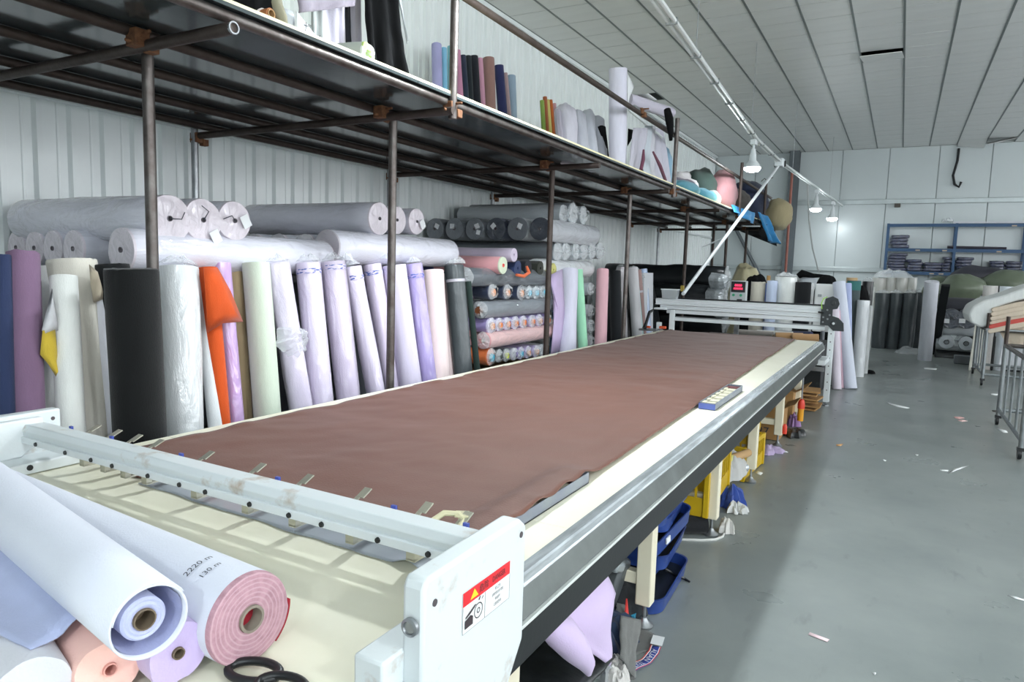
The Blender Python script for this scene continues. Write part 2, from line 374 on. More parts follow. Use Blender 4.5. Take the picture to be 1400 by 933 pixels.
# ================================================================== SCAFFOLD SHELF
XE, XW, ZD, YE = -2.48, -4.93, 2.62, 15.6    # front edge, wall edge, deck underside, far end
sc = empty('scaffold_shelf', (-3.7, 8, 0)); tag(sc, 'long high shelf of black-faced boards on rusty steel scaffold tubes along the ribbed wall', 'shelf')
yy = [-1.6, .83, 3.27, 5.71, 8.15, 10.59, 13.03, 15.47]
for a, b in zip(yy[:-1], yy[1:]):
    for x0, x1 in ((XE, -3.70), (-3.70, XW)):
        g = G(); g.span((x0, a+.003, ZD), (x1, b-.003, ZD+.016), 0)
        bd = g.build('deck_board', film, sc, smooth=0)
        G().span((x0-.002, a+.003, ZD+.016), (x1, b-.003, ZD+.031)).build('board_facing', cream_edge, bd, smooth=0)
for x in (-2.52, -3.08, -3.64, -4.2, -4.74):
    G().tube([(x, -1.5, ZD-.027), (x, YE, ZD-.027)], .026, 10).build('long_tube', pipe if x > -2.6 else pipe2, sc)
cross = [2.0, 3.6, 5.95, 8.1, 10.7, 13.5, 15.4]
def coupler(p, s=1.0):
    g = G(); p = V(p); g.box(p, (.075*s, .07*s, .075*s)); g.box(p+V((.02, .05, -.03)), (.05, .05, .05)); g.tube([p+V((-.05, .0, .02)), p+V((.09, .0, .02))], .009, 6); g.tube([p+V((0, -.06, -.02)), p+V((0, .08, -.02))], .009, 6)
    return g.build('coupler', rust, sc, bevel=.008)
for k, y in enumerate(cross):
    G().tube([(-4.9, y, ZD-.085), (XE+.02 if k < 6 else -2.7, y, ZD-.085)], .026, 12).build('cross_tube', pipe2, sc)
    if k == 0:
        G().lathe((XE+.015, y, ZD-.085), (1, 0, 0), [(.026, 0), (.026, .012), (.02, .012), (.019, -.03)], 14).build('tube_end', galv, sc)
    xp, yp = (-3.12, y+.06) if k == 0 else (-2.95, y+.03)
    G().tube([(xp, yp, 0), (xp, yp, ZD-.085)], .027, 14).build('post', pipe if k in (0, 1, 3) else pipe2, sc)
    G().tube([(-4.86, y-.02, 0), (-4.86, y-.02, ZD-.03)], .027, 10).build('post', galv, sc)
    coupler((-3.05 if k == 0 else -3.0, y-.03, ZD-.06)); coupler((-4.86, y, ZD-.1))
    G().tube([(xp, yp, .06), (xp, yp, 0)], [.03, .06], 14).build('post_foot', galv, sc)
for x, y in ((-3.3, 12.0), (-3.4, 14.4)): G().tube([(x, y, 0), (x, y, ZD-.05)], .026, 10).build('post', pipe2, sc)
# guard rail over the deck
for y, z1 in ((3.62, 3.62), (8.35, 3.42), (12.2, 3.45), (14.6, 3.4)):
    G().tube([(XE-.0, y, ZD-.13), (XE-.0, y, z1)], .026, 12).build('guard_post', pipe if y < 9 else pipe2, sc)
    coupler((XE-.02, y, ZD-.06), .9)
G().tube([(XE-.05, 1.0, 3.30), (XE-.05, 7.3, 3.24), (XE-.05, YE, 3.2)], .025, 12).build('guard_rail', pipe2, sc)
G().tube([(XE-.06, 7.0, 3.27), (XE-.06, 8.4, 3.25)], .027, 12).build('guard_rail', galv, sc); coupler((XE-.04, 7.15, 3.26), .8)
G().tube([(-3.0, -.5, 3.02), (-3.02, 2.65, 2.98)], .03, 10).build('guard_rail', pipe2, sc)      # inner rail near the cloth
G().tube([(-3.02, 2.62, 2.65), (-3.02, 2.62, 3.3)], .026, 10).build('guard_post', pipe, sc); coupler((-3.02, 2.6, 3.0), .9)
g = G(); q = V((-2.52, 14.6, 3.4)); g.tube([q, q+V((.05, 0, .07)), q+V((.16, 0, .1))], .008, 6); g.tube([q+V((-.06, 0, .03)), q+V((0, 0, .09)), q+V((.06, 0, .03))], .008, 6); g.build('wire_tie', pipe2, sc)
g = G(); a, b = at_z(1083, 235, 3.45), None
y = 15.9; a = at_y(1083, 236, y); b = V((a.x+.02, y, 0))
tag(G().tube([b, a], .026, 10).build('rust_red_pipe', mat('red oxide pipe', '9a6154', .6, .1, .15, 8)), 'upright red oxide pipe at the far end of the shelf', 'pipe')

# ================================================================== CUTTING TABLE
TX0, TX1, TZ = -2.80, -.835, .80
tb = empty('cutting_table', (-1.78, 4.5, 0)); tag(tb, 'very long fabric cutting table with cream top, polished edge rail and cream legs', 'table')
ys = [-.6, 1.9, 4.35, 6.8, 9.25]
for a, b in zip(ys[:-1], ys[1:]): G().span((TX0, a+.001, TZ-.03), (TX1, b-.001, TZ)).build('top_panel', laminate, tb, smooth=0, bevel=.002)
def along(prof, y0, y1):
    return G().prism(prof, lambda a, b, y: V((a, y, b)), y0, y1)
along([(-.835, .80), (-.835, .803), (-.80, .806), (-.795, .801), (-.775, .801), (-.772, .794), (-.80, .78)], .9, 9.15).build('edge_rail', chrome, tb, smooth=25)
along([(-.773, .796), (-.745, .735), (-.75, .728), (-.80, .728), (-.80, .78)], .9, 9.15).build('rail_flank', dark_rail, tb, smooth=25)
G().span((-.755, .9, .716), (-.742, 9.1, .726)).build('drive_rack', mat('white toothed belt', 'cfd3d0', .5), tb, smooth=0)
G().span((-.84, .3, .58), (-.775, 9.15, .70)).build('side_beam', black_metal, tb, bevel=.004)
G().span((-.84, .3, .70), (-.80, 9.15, .77)).build('gap_backing', black_plastic, tb, smooth=0)
G().span((TX0-.045, -.6, .74), (TX0, 9.15, .785)).build('back_rail', galv, tb, smooth=0)
G().span((TX0, -.6, .60), (TX0+.06, 9.15, .73)).build('back_beam', black_metal, tb, smooth=0)
lm = None
for y in (.3, 1.62, 2.91, 4.19, 5.46, 6.79, 8.08):
    for x in (-.895, -2.62):
        g = G().span((x-.035, y-.035, .11), (x+.035, y+.035, .6))
        lg = g.build('leg', cream_paint, tb, bevel=.006)
        f = G(); f.tube([(x, y, .02), (x, y, .12)], .009, 8); f.lathe((x, y, 0), (0, 0, 1), [(.0, 0), (.042, 0), (.045, .012), (.02, .03), (.014, .045), (0, .045)], 18)
        f.build('levelling_foot', galv, lg)
    G().span((-2.6, y-.025, .20), (-.93, y+.025, .255)).build('crossbar', cream_paint, tb, bevel=.004)
    G().span((-2.6, y-.03, .62), (-.86, y+.03, .75)).build('top_bearer', black_metal, tb, smooth=0)
g = G()
for y, l, c in ((4.0, .18, 0), (4.9, .3, 1), (6.0, .22, 1), (2.55, .2, 2)):
    G().span((-.772, y, .702), (-.760, y+l, .714)).build('marking_tape', mat(['blue tape', 'yellow tape', 'white tape'][c], ['3f7fae', 'b8ae2e', 'd8dad8'][c], .6), tb, smooth=0)

# brown cloth spread on the table
brown = mat('brown cotton sheet', '6a4437', .62, 0, .05, 3, .15, 140, sheen=.1, spec=.35)
brown_dark = mat('dark cut edge', '1d1717', .9)
FX0, FX1, FY0, FY1 = -2.625, -.97, 1.55, 9.12
def fab(u, v):
    y = FY0+(FY1-FY0)*v
    wav = .022*math.sin(y*21+.8*math.sin(y*3.1))*(1 if y > 2.2 else .3)
    x0 = FX0-.02*v+wav*.9+.02*fb(0, y, 3); e = fb(9, y*.7, 5)
    x1 = -.957-.017*(y-1.5)+.012*e
    x = x0+(x1-x0)*u
    z = TZ+.022+.010*fb(x*1.3, y*2.0, 1)+.006*fb(x*3+y*.8, y*3.2-x*1.4, 7)
    z += .010*max(0, 1-u/.03)*(.5+.5*math.sin(y*21+.8*math.sin(y*3.1)))
    lift = min(1, max(0, (2.5-y)/.18)); r = min(1, max(0, (u-.90)/.045))
    z = z*(1-r)+r*(TZ+.014+.034*lift+.006*fb(1, y*5, 2)+.006*math.sin(y*30)*lift*max(0, u-.97)*33)
    return V((x, y, z))
fs = G().grid(fab, 90, 340).build('fabric_sheet', brown, smooth=80); md = fs.modifiers.new('thick', 'SOLIDIFY'); md.thickness = .006; md.offset = -1
tag(fs, 'brown fabric sheet spread flat over the long table', 'fabric')
G().prism([(FX0+.04, FY0+.02), (-1.08, FY0+.02), (-1.2, FY1-.03), (FX0+.04, FY1-.03)], lambda a, b, w: V((a, b, w)), TZ+.001, TZ+.01).build('under_layers', brown_dark, fs, smooth=0)
# weights under / beside its edge
def weight_tray(y0, y1, x, label, items):
    e = empty('weight_tray', (x, (y0+y1)/2, TZ)); tag(e, label, 'tray')
    g = G(); t = .003; W, Hh = .095, .042
    G().span((x-W/2+t, y0+t, TZ+.004), (x+W/2-t, y1-t, TZ+.006)).build('tray_bottom', mat('dark tray bottom', '3a2f2c', .8), e, smooth=0); g.span((x-W/2, y0, TZ), (x+W/2, y1, TZ+.004)); g.span((x+W/2-t, y0, TZ), (x+W/2, y1, TZ+Hh)); g.span((x-W/2, y0, TZ), (x-W/2+t, y1, TZ+Hh)); g.span((x-W/2, y1-t, TZ), (x+W/2, y1, TZ+Hh)); g.span((x-W/2, y0, TZ), (x+W/2, y0+t, TZ+Hh))
    g.build('channel', mat('grey blue steel', '8d949a', .4, .4, .15, 8, col2='7d8396'), e, smooth=0)
    G().span((x-W/2-.001, y0-.002, TZ+.004), (x+W/2+.001, y0, TZ+Hh-.006)).build('end_strip', mat('periwinkle paint', '5c6cb4', .5), e, smooth=0)
    n = items
    for k in range(n):
        ya = y0+(y1-y0)*(k+.2)/n; yb = y0+(y1-y0)*(k+.82)/n
        if k == n-1: G().span((x-W/2+.004, ya, TZ+.004), (x+W/2-.004, yb, TZ+.034)).build('weight_block', mat('maroon block', '6d3f42', .7), e, bevel=.003)
        else: G().span((x-W/2+.03, ya, TZ+.005), (x+W/2-.006, yb, TZ+.034)).span((x-W/2+.006, ya+.02, TZ+.005), (x-W/2+.026, yb+.01, TZ+.038)).build('weight_block', mat('cream block', 'd6d2ba', .7, var=.1), e, bevel=.003)
    return e
weight_tray(1.62, 2.36, -1.012, 'grey steel weight channel lying along the near right edge of the brown fabric', 6)
weight_tray(4.05, 4.85, -.935, 'steel tray of cream and maroon weights at the middle of the fabric edge', 7)
# ================================================================== CLAMP BEAM over the near end
cb = empty('clamp_beam', (-1.75, 1.3, TZ)); tag(cb, 'white cloth clamping beam with end plates crossing the near end of the table', 'clamp beam')
bY0, bY1, bZ0, bZ1, bX0, bX1 = 1.305, 1.385, .90, .967, -2.80, -.75
g = G(); g.prism([(bY0+.006, bZ0+.022), (bY0, bZ1-.02), (bY0+.012, bZ1), (bY1, bZ1-.004), (bY1, bZ0+.022)], lambda a, b, x: V((x, a, b)), bX0, bX1)
g.build('beam', worn_white, cb, smooth=20, bevel=.003)
G().span((bX0, bY0-.004, bZ0), (bX1, bY0+.012, bZ0+.024)).build('lower_lip', white_paint, cb, bevel=.002)
for k in range(13):
    x = -2.66+.155*k+(.02 if k % 3 else -.015)
    G().lathe((x, bY0-.004, bZ0+.01), (0, -1, 0), [(.0, .005), (.007, .005), (.008, 0)], 10).build('screw', black_plastic, cb)
# end plates (bent sheet boxes) right and left
def end_plate(x, s):
    e = cb; t = .05
    pf = [(.99, .60), (.99, 1.0), (1.0, 1.02), (1.36, 1.025), (1.392, 1.0), (1.392, .72), (1.30, .60)] if s > 0 else [(1.0, .80), (1.0, 1.0), (1.46, 1.0), (1.46, .80)]
    p = G().prism(pf, lambda a, b, w: V((w, a, b)), x, x-s*t).build('end_plate', worn_white, e, smooth=20, bevel=.008)
    xf = x if s > 0 else x+.05
    for a, b in (((1.025, .965), (1.365, .985)) if s > 0 else ((1.43, .965),)):
        G().lathe((xf, a, b), (1, 0, 0), [(.0075, 0), (.0075, .0015), (0, .0015)], 12).build('bolt_hole', mat('dark bolt', '5a5356', .5, .3), p)
    return p
PXR = -.72
pr = end_plate(PXR, 1)
G().lathe((PXR-.025, .983, .928), (0, -1, 0), [(.018, -.004), (.018, .004), (.013, .006), (.011, .002), (0, .001)], 18).build('bolt_head', galv, pr)
G().span((PXR-.115, .93, .806), (PXR-.045, 1.30, .875)).build('foot_block', worn_white, cb, bevel=.006)
pl = end_plate(-2.86, -1)
G().span((-2.82, 1.02, TZ+.003), (-2.68, 1.47, .845)).build('foot_block', white_paint, cb, bevel=.006)
G().lathe((-2.68, 1.28, .828), (1, 0, 0), [(.011, 0), (.01, .004), (0, .005)], 10).build('screw', black_plastic, cb)
g = G(); g.prism([(1.06, .84), (1.06, .985), (1.38, .985), (1.38, .9), (1.3, .845)], lambda a, b, w: V((w, a, b)), -2.81, -2.775); g.build('gusset', white_paint, cb, bevel=.006)
G().lathe((-2.772, 1.2, .905), (1, 0, 0), [(.014, 0), (.012, .006), (0, .007)], 12).build('screw', black_plastic, cb)
# spring clamps hanging from the far side of the beam
steel_lever = mat('nickel clamp lever', 'b9b7a8', .35, .6, .1, 20)
clx = [-2.56, -2.43, -2.31, -2.19, -1.93, -1.69, -1.49, -1.27, -1.06, -.935, -.835]
for k, x in enumerate(clx):
    c = empty('clamp', (x, bY1, .9)); c.parent = cb; c.location = V((x, bY1, .9))-WL['clamp_beam']; WL[c.name] = V((x, bY1, .9))
    a = .35; g = G()
    R1 = Matrix.Rotation(math.radians(24), 3, 'X')
    g.box((x+.016, bY1+.052, .963), (.026, .04, .004), R1); g.box((x+.01, bY1+.026, .951), (.015, .025, .004), R1)
    g.build('lever', steel_lever, c, bevel=.001)
    g = G(); g.span((x-.02, bY1, .91), (x+.03, bY1+.03, .938)); g.tube([(x-.03, bY1+.03, .942), (x+.04, bY1+.03, .942)], .006, 8); g.build('hinge', mat('brass hinge', '7d6a4d', .45, .6), c, smooth=30)
    g = G(); g.span((x-.014, bY1+.01, .83), (x+.014, bY1+.03, .93)); g.span((x-.014, bY1+.01, .826), (x+.014, bY1+.11, .832)); g.build('jaw', steel_lever, c, smooth=0)
    if k % 2 == 0: G().span((x-.06, bY1+.002, .955), (x-.045, bY1+.01, .969)).build('blue_clip', mat('blue clip', '4454a8', .4), c, smooth=0)
g = G(); g.tube([(-.985, bY1+.0, .955), (-.97, bY1+.03, .97), (-.94, bY1+.05, .968), (-.92, bY1+.045, .955), (-.915, bY1+.015, .945)], .008, 8); g.box((-.935, bY1+.06, .965), (.035, .04, .004), Matrix.Rotation(.5, 3, 'Z'))
g.build('broken_lever', mat('yellowed plastic', 'cfc9a6', .4), cb)
G().span((bX0+.1, bY1-.01, .888), (bX1-.02, bY1+.012, .904)).build('clamp_rod', galv, cb, smooth=0)
# warning sticker
sk = PXR+.0012
sp = [at_x(a, b, sk) for a, b in ((633, 810), (697, 769), (695, 822), (632, 865))]
sy0, sy1 = sp[0].y, sp[1].y; sz1 = (sp[0].z+sp[1].z)/2; sz0 = (sp[2].z+sp[3].z)/2
def stk(a, b, w=0): return V((sk+w, sy0+(sy1-sy0)*a, sz0+(sz1-sz0)*b))
def q4(g, a0, b0, a1, b1, w, mi=0): return g.add([stk(a0, b0, w), stk(a1, b0, w), stk(a1, b1, w), stk(a0, b1, w)], [(0, 1, 2, 3)], mi)
g = q4(G(), 0, 0, 1, 1, 0); st = g.build('warning_sticker', mat('sticker white', 'f0f3f3', .35, var=0), pr, smooth=0, solid=.0006); st['label'] = 'white and red danger sticker'
q4(G(), 0, .66, 1, 1, .0008).build('sticker_header', mat('sticker red', 'e02a33', .35, var=0), st, smooth=0)
g = G(); wy, hz = sy1-sy0, sz1-sz0
write(g, '危险', .21, lambda a, b: stk(.42+a*hz/wy, .825+b, .0016)); write(g, 'DANGER', .2, lambda a, b: stk(.74+a*hz/wy*.78, .825+b, .0016))
q4(g, .445, .0, .452, .66, .0012); q4(g, 0, 0, 1, .008, .0012); q4(g, 0, 0, .006, .66, .0012); q4(g, .994, 0, 1, .66, .0012)
for i, t in enumerate(('有人工作', '运转时请勿将手靠近', '转动部件', '以免造成伤害')): write(g, t, .1 if i else .11, lambda a, b, i=i: stk(.72+a*hz/wy*.62, .55-.135*i+b, .0016))
# pictogram: hand drawn towards a roller
for r0, r1 in ((.19, .165), (.07, .045)):
    n = 24; c0 = (.31, .33)
    vv = [stk(c0[0]+r*math.cos(2*pi*j/n)*hz/wy, c0[1]+r*math.sin(2*pi*j/n), .0016) for r in (r0, r1) for j in range(n)]
    g.add(vv, [(j, (j+1) % n, n+(j+1) % n, n+j) for j in range(n)])
for poly in (((.04, .1), (.20, .1), (.20, .3), (.15, .36), (.04, .3)), ((.05, .34), (.16, .40), (.27, .53), (.24, .54), (.14, .46), (.05, .38)), ((.3, .58), (.33, .66), (.35, .65), (.33, .57)), ((.37, .57), (.4, .62), (.41, .6), (.38, .55))):
    g.add([stk(a, b, .0016) for a, b in poly], [tuple(range(len(poly)))])
g.build('sticker_print', mat('sticker ink', '3a2f33', .5, var=0), st, smooth=0)
g = G(); g.add([stk(.14, .73, .0014), stk(.30, .73, .0014), stk(.22, .95, .0014)], [(0, 1, 2)]); g.build('sticker_triangle', mat('sticker yellow', 'f2d22e', .4, var=0), st, smooth=0)
# torn steel strip lying under the beam
g = G()
def ss(u, v):
    x = -2.28+1.24*u; e = .002*math.sin(u*17)+.006*fb(u*9, 0, 4); bend = .02*max(0, 1-v*3)+.02*math.exp(-((u-.97)/.03)**2)*v
    return V((x, 1.40+.03*(1-u)+(.13)*(1-v)+e*(1 if v > .9 else .3)+.05*max(0, u-.93)*v, TZ+.004+bend+.004*abs(math.sin(u*9))*(1-v)))
tag(g.grid(ss, 60, 8).build('steel_strip', steel_sheet, smooth=60, solid=.0015), 'thin torn grey steel sheet lying under the white clamp beam', 'metal strip')
tag(G().span((-2.42, 1.47, TZ+.002), (-2.26, 1.505, TZ+.012)).build('wood_strip', mat('reddish wood strip', '6d453a', .6), bevel=.002), 'short reddish brown strip under the left part of the white beam', 'strip')
# ================================================================== ROLLS ON THE NEAR END
white_cl = mat('white cloth, cool', 'd6dae6', .85, 0, .015, 5, .12, 200, sheen=.1, spec=.25)
lav_in = mat('lavender cloth', 'b5bade', .85, 0, .04, 6, .15, 150, sheen=.2, spec=.2)
pink_end = mat('layered mauve cloth edge', 'a87f8b', .9, 0, .2, 50, .3, 120, col2='c49aa6')
def rings(M, scale):      # layers of cloth seen on the end of a roll: fine rings round the core
    nt = M.node_tree; N, L = nt.nodes, nt.links; b = N['Principled BSDF']; tc = N.new('ShaderNodeTexCoord')
    wv = N.new('ShaderNodeTexWave'); wv.wave_type = 'RINGS'; wv.rings_direction = 'Z'; wv.inputs['Scale'].default_value = scale; wv.inputs['Distortion'].default_value = 1.5; wv.inputs['Detail'].default_value = 3
    L.new(tc.outputs['Object'], wv.inputs['Vector']); mx = N.new('ShaderNodeMix'); mx.data_type = 'RGBA'; mx.inputs['B'].default_value = (*lin('c9a8b1'), 1)
    r = N.new('ShaderNodeMapRange'); r.inputs['From Min'].default_value = .55; r.inputs['To Max'].default_value = .75; L.new(wv.outputs['Fac'], r.inputs['Value']); L.new(r.outputs[0], mx.inputs['Factor'])
    L.new(b.inputs['Base Color'].links[0].from_socket, mx.inputs['A']); L.new(mx.outputs['Result'], b.inputs['Base Color'])
rings(pink_end, 34)
rA1, rA0 = at_z(343, 846, .893), at_z(-190, 600, .893)
dA = (rA1-rA0).normalized()
A = roll('fabric_roll', rA1-dA*1.5, rA1, .092, white_cl, 'white roll with layered mauve end and handwritten numbers, on the table', end=pink_end, core=.30, core_col=mat('grey tube', '8d8478', .8), lump=.006, n=48, seed=3)
g = G()
def onA(s, d):      # s round the roll (m), d along from the end (m) in the roll's own frame
    L = 1.5; th = thA+s/.0945; return V((.0955*math.cos(th), .0955*math.sin(th), L-d))
# angle of the mark measured: find local angle whose world point is nearest the photo's place
best = None
for k in range(360):
    thA = math.radians(k); p = A.rotation_quaternion @ onA(0, .105)+A.location; q = proj(p)
    dd = (q[0]-290)**2+(q[1]-790)**2+(1e5 if (p-rA1).dot(EYE-p) < -9 else 0)+(0 if (p-(A.location+dA*1.395)).dot(EYE-p) > 0 else 1e6)
    if best is None or dd < best[0]: best = (dd, thA)
thA = best[1]
write(G(), '2220 m', .021, lambda a, b: onA(a*-1, .125+b)).build('handwriting', ink, A, smooth=0, origin=(0, 0, 0)); write(G(), '130 m', .019, lambda a, b: onA(a*-1, .085+b)).build('handwriting', ink, A, smooth=0, origin=(0, 0, 0))
G().lathe((0, 0, 0), (0, 0, 1), [(.024, 1.502), (.021, 1.47), (.001, 1.45)], 20).build('tube_liner', mat('red core tube', 'b02c3c', .6), A)
g = G(); g.grid(lambda u, v: V((.0975*math.cos(thA-1.9-u*.9), .0975*math.sin(thA-1.9-u*.9), 1.38+.118*v)), 14, 2); g.build('loose_edge', mat('crimson cloth edge', 'a3202f', .8), A, smooth=60, solid=.002)
# loosely rolled sheet on top: spiral of stiff lavender-backed cloth
rB1, rB0 = at_z(203, 857, .965), at_z(-170, 560, 1.0)
dB = (rB1-rB0).normalized()
Bo = empty('fabric_roll', rB1); Bo.rotation_mode = 'QUATERNION'; Bo.rotation_quaternion = dB.to_track_quat('Z', 'Y'); WL[Bo.name] = V(); tag(Bo, 'loosely wound white roll with lavender inside, lying on other rolls at the table end', 'fabric roll')
def spiral(u, v):
    a = 2*pi*(1.35*u)+.6; r = .066-.004*u+.018*math.sin(a*.5)**2*0
    r *= 1+.14*math.cos(a-1.2)*1; k = 1+.12*v
    return V((r*math.cos(a)*k, r*math.sin(a)*k, -1.3*v))
o = G().grid(spiral, 70, 6).build('outer_sheet', white_cl, Bo, smooth=60, solid=.004, origin=(0, 0, 0))
roll_in = G()
G().grid(lambda u, v: spiral(u*.74, v*.9+.004)*.93-V((0, 0, .004)), 60, 5).build('lining', lav_in, Bo, smooth=60, origin=(0, 0, 0))
G().lathe((0, 0, -.5), (0, 0, 1), [(0, 0), (.062, 0)], 24).build('dark_inner_layers', lav_in, Bo, origin=(0, 0, 0))
cu = Bo.rotation_quaternion.inverted() @ ((V((0, 0, 1))-dB*dB.z).normalized()*.014-XR*.008); cu.z = 0
o = G().lathe(cu, (0, 0, 1), [(.0, -.06), (.019, -.06), (.019, -.006), (.022, -.004), (.026, -.003), (.03, -.006), (.034, -.004), (.038, -.008), (.037, -1.25), (0, -1.25)], 32).build('inner_wind', lav_in, Bo, origin=(0, 0, 0))
G().lathe(cu, (0, 0, 1), [(.019, -.055), (.019, .0), (.0165, .0), (.0165, -.04), (0, -.045)], 20).build('core_tube', mat('dark brown tube', '6f6150', .8), Bo, origin=(0, 0, 0))
# lilac roll and peach roll beneath, cloth corner hanging between
l1 = at_z(243, 893, .868); roll('fabric_roll', l1-dB*1.2+V((0, 0, -.0)), l1, .058, mat('lilac cloth near', 'c3b2dc', .85, sheen=.2, bump=.15, bs=150), 'lilac roll end squeezed between the two white rolls', core=.2, core_col=mat('dark brown tube', ''), lump=.05, n=36, seed=11)
l2 = at_z(150, 915, .858); roll('fabric_roll', l2-(dB+V((.05, -.05, 0))).normalized()*1.2, l2, .056, mat('peach cloth', 'f2c3b8', .85, sheen=.2, bump=.15, bs=150), 'peach pink roll end at the bottom left under the white roll', core=.22, lump=.03, n=36, seed=17, core_col=mat('pink tube', 'e0a59b', .8))
l3 = at_z(20, 905, .862); roll('fabric_roll', l3-V((.9, -.25, 0)), l3+V((.12, -.03, 0)), .06, mat('pale grey cloth near', 'cfd0d8', .85, sheen=.2, bump=.15, bs=150), 'pale grey roll in the bottom left corner of the table', core=.2, lump=.03, n=36, seed=21)
a, b, c, d = at_z(-90, 660, .985), at_z(112, 838, .945), at_z(-60, 840, .93), at_z(42, 888, .925)
g = G()
def corner(u, v):
    p = a.lerp(b, u).lerp(c.lerp(d, u), v); return p+V((0, 0, -.012*math.sin(pi*v)+.006*fb(u*3, v*3, 2)))
tag(g.grid(corner, 16, 10).build('loose_cloth_corner', mat('slate lavender cloth', 'a9b2d2', .85, sheen=.2, bump=.15, bs=150), smooth=80, solid=.003), 'slate lavender cloth corner hanging out below the white roll', 'cloth')
# scissors: two black handle loops and blades
s0 = at_z(330, 925, TZ+.012); sc2 = empty('scissors', s0); tag(sc2, 'black handled tailor scissors at the bottom of the table beside the mauve roll end', 'scissors')
def loop(c, rx, ry, ang, n=28):
    pts = []
    for k in range(n+1):
        a = 2*pi*k/n; x, y = rx*math.cos(a), ry*math.sin(a); pts.append(c+V((x*math.cos(ang)-y*math.sin(ang), x*math.sin(ang)+y*math.cos(ang), .004*math.sin(a))))
    return pts
for k, (px, py, rx, ry, an) in enumerate(((347, 918, .052, .026, .32), (385, 940, .05, .028, .2))):
    c = at_z(px, py, TZ+.014); G().tube(loop(c, rx, ry, an), .0085, 10).build('handle', black_plastic, sc2)
p = at_z(395, 985, TZ+.012)
for k in (0, 1):
    G().prism([(0, -.012), (.18, -.002), (.18, .002), (0, .012)], lambda a, b, w: V((p.x+a*.75+b*.6, p.y-a*.6-.03*k*a+b*.75, TZ+.008+w+.004*k)), 0, .003).build('blade', galv, sc2, smooth=0)
# ================================================================== LIGHT TRACK AND LAMPS
track_m = mat('white track', 'dfe3e2', .35, .3, .03)
tp = [V((-1.62, -2.0, 3.72)), V((-1.85, 5.44, 3.72)), V((-2.16, 11.5, 3.7)), V((-2.155, 13.95, 3.7)), V((-1.56, 20.85, 3.5))]
tr = empty('lamp_track', (-2, 8, 3.6)); tag(tr, 'long white power track carrying the lamps above the table', 'track')
for off in (-.028, .028):
    G().tube([p+V((off, 0, 0)) for p in tp], .02, 8).build('rail', track_m, tr, smooth=30)
g = G()
for t in range(22):
    y = -1+t*1.0
    for a, b in zip(tp[:-1], tp[1:]):
        if a.y <= y <= b.y and y < 14: p = a.lerp(b, (y-a.y)/(b.y-a.y)); G().box(p, (.1, .02, .055)).build('clip', mat('grey clip', '878d8d', .5), tr, smooth=0)
for y in (3.0, 7.0, 11.0, 15.0, 19.0):
    for a, b in zip(tp[:-1], tp[1:]):
        if a.y <= y <= b.y: p = a.lerp(b, (y-a.y)/(b.y-a.y)); G().tube([p+V((0, 0, .02)), V((p.x, p.y, ZC))], .004, 5).build('hanger_wire', galv, tr)
lit_mid = mat('lit bulb, middle', 'f3fbff', .4, var=0, emit=BULB*.3)
lit_far = mat('lit bulb, small', 'f3fbff', .4, var=0, emit=BULB*.22)
lit = mat('lit bulb', 'f3fbff', .4, var=0, emit=BULB)
def lamp(y, label, m_=None):
    for a, b in zip(tp[:-1], tp[1:]):
        if a.y <= y <= b.y: p = a.lerp(b, (y-a.y)/(b.y-a.y))
    l = empty('track_lamp', p+V((0, 0, -.04))); tag(l, label, 'lamp')
    q = p+V((0, 0, -.02))
    G().box(q+V((0, 0, -.06)), (.09, .13, .08)).build('track_adapter', white_paint, l, bevel=.01)
    G().tube([q+V((0, 0, -.09)), q+V((0, 0, -.17))], .018, 10).build('stem', white_paint, l)
    G().lathe(q+V((0, 0, -.16)), (0, 0, -1), [(0, 0), (.035, .0), (.04, .05), (.05, .09), (.055, .17), (.085, .21), (.125, .265), (.128, .285), (.12, .285)], 20).build('socket', white_paint, l)
    G().lathe(q+V((0, 0, -.35)), (0, 0, -1), [(.0, .085), (.118, .09), (.125, .098), (.115, .125), (.085, .148), (.045, .158), (0, .16)], 20).build('bulb', m_ or lit, l, smooth=60)
lamp(3.8, 'track lamp above the clamped end of the brown fabric')
lamp(11.35, 'bright track lamp nearest in view, hanging over the far end of the table', lit_mid)
lamp(17.5, 'bright track lamp near the back wall, first of the far pair', lit_far)
lamp(19.6, 'bright track lamp nearest the back wall at the end of the track', lit_far)
g = empty('power_trolley', tp[3]); tag(g, 'white trolley on the light track holding the slanting pole', 'trolley')
t0 = at_y(1065, 226, 13.95); t1 = at_y(934, 402, 9.32)
G().box(tp[3]+V((0, 0, -.02)), (.16, .26, .15)).build('trolley_box', white_paint, g, bevel=.02)
for s in (-1, 1): G().lathe(tp[3]+V((.09*s, .05, -.03)), (s, 0, 0), [(0, .015), (.05, .012), (.06, 0), (.06, -.02)], 14).build('wheel', black_plastic, g)
pl = G().tube([t0, t1], .026, 10).build('slanting_pole', white_paint); tag(pl, 'long white slanting pole from the spreading machine up to the light track', 'pole')
a = t0.lerp(t1, .64); b = at_y(960, 338, a.y); G().tube([a, b], .012, 8).build('side_rod', white_paint, pl)
a = at_y(1102, 250, 17); tag(G().tube([at_y(1104, 252, 16.8), at_y(1106, 300, 17.2), at_y(1111, 340, 17.6), at_y(1121, 378, 18)], .018, 6).build('cord', mat('grey cord', 'b9bdbc', .5)), 'grey cord hanging from the track down to the floor stock by the back wall', 'cord')
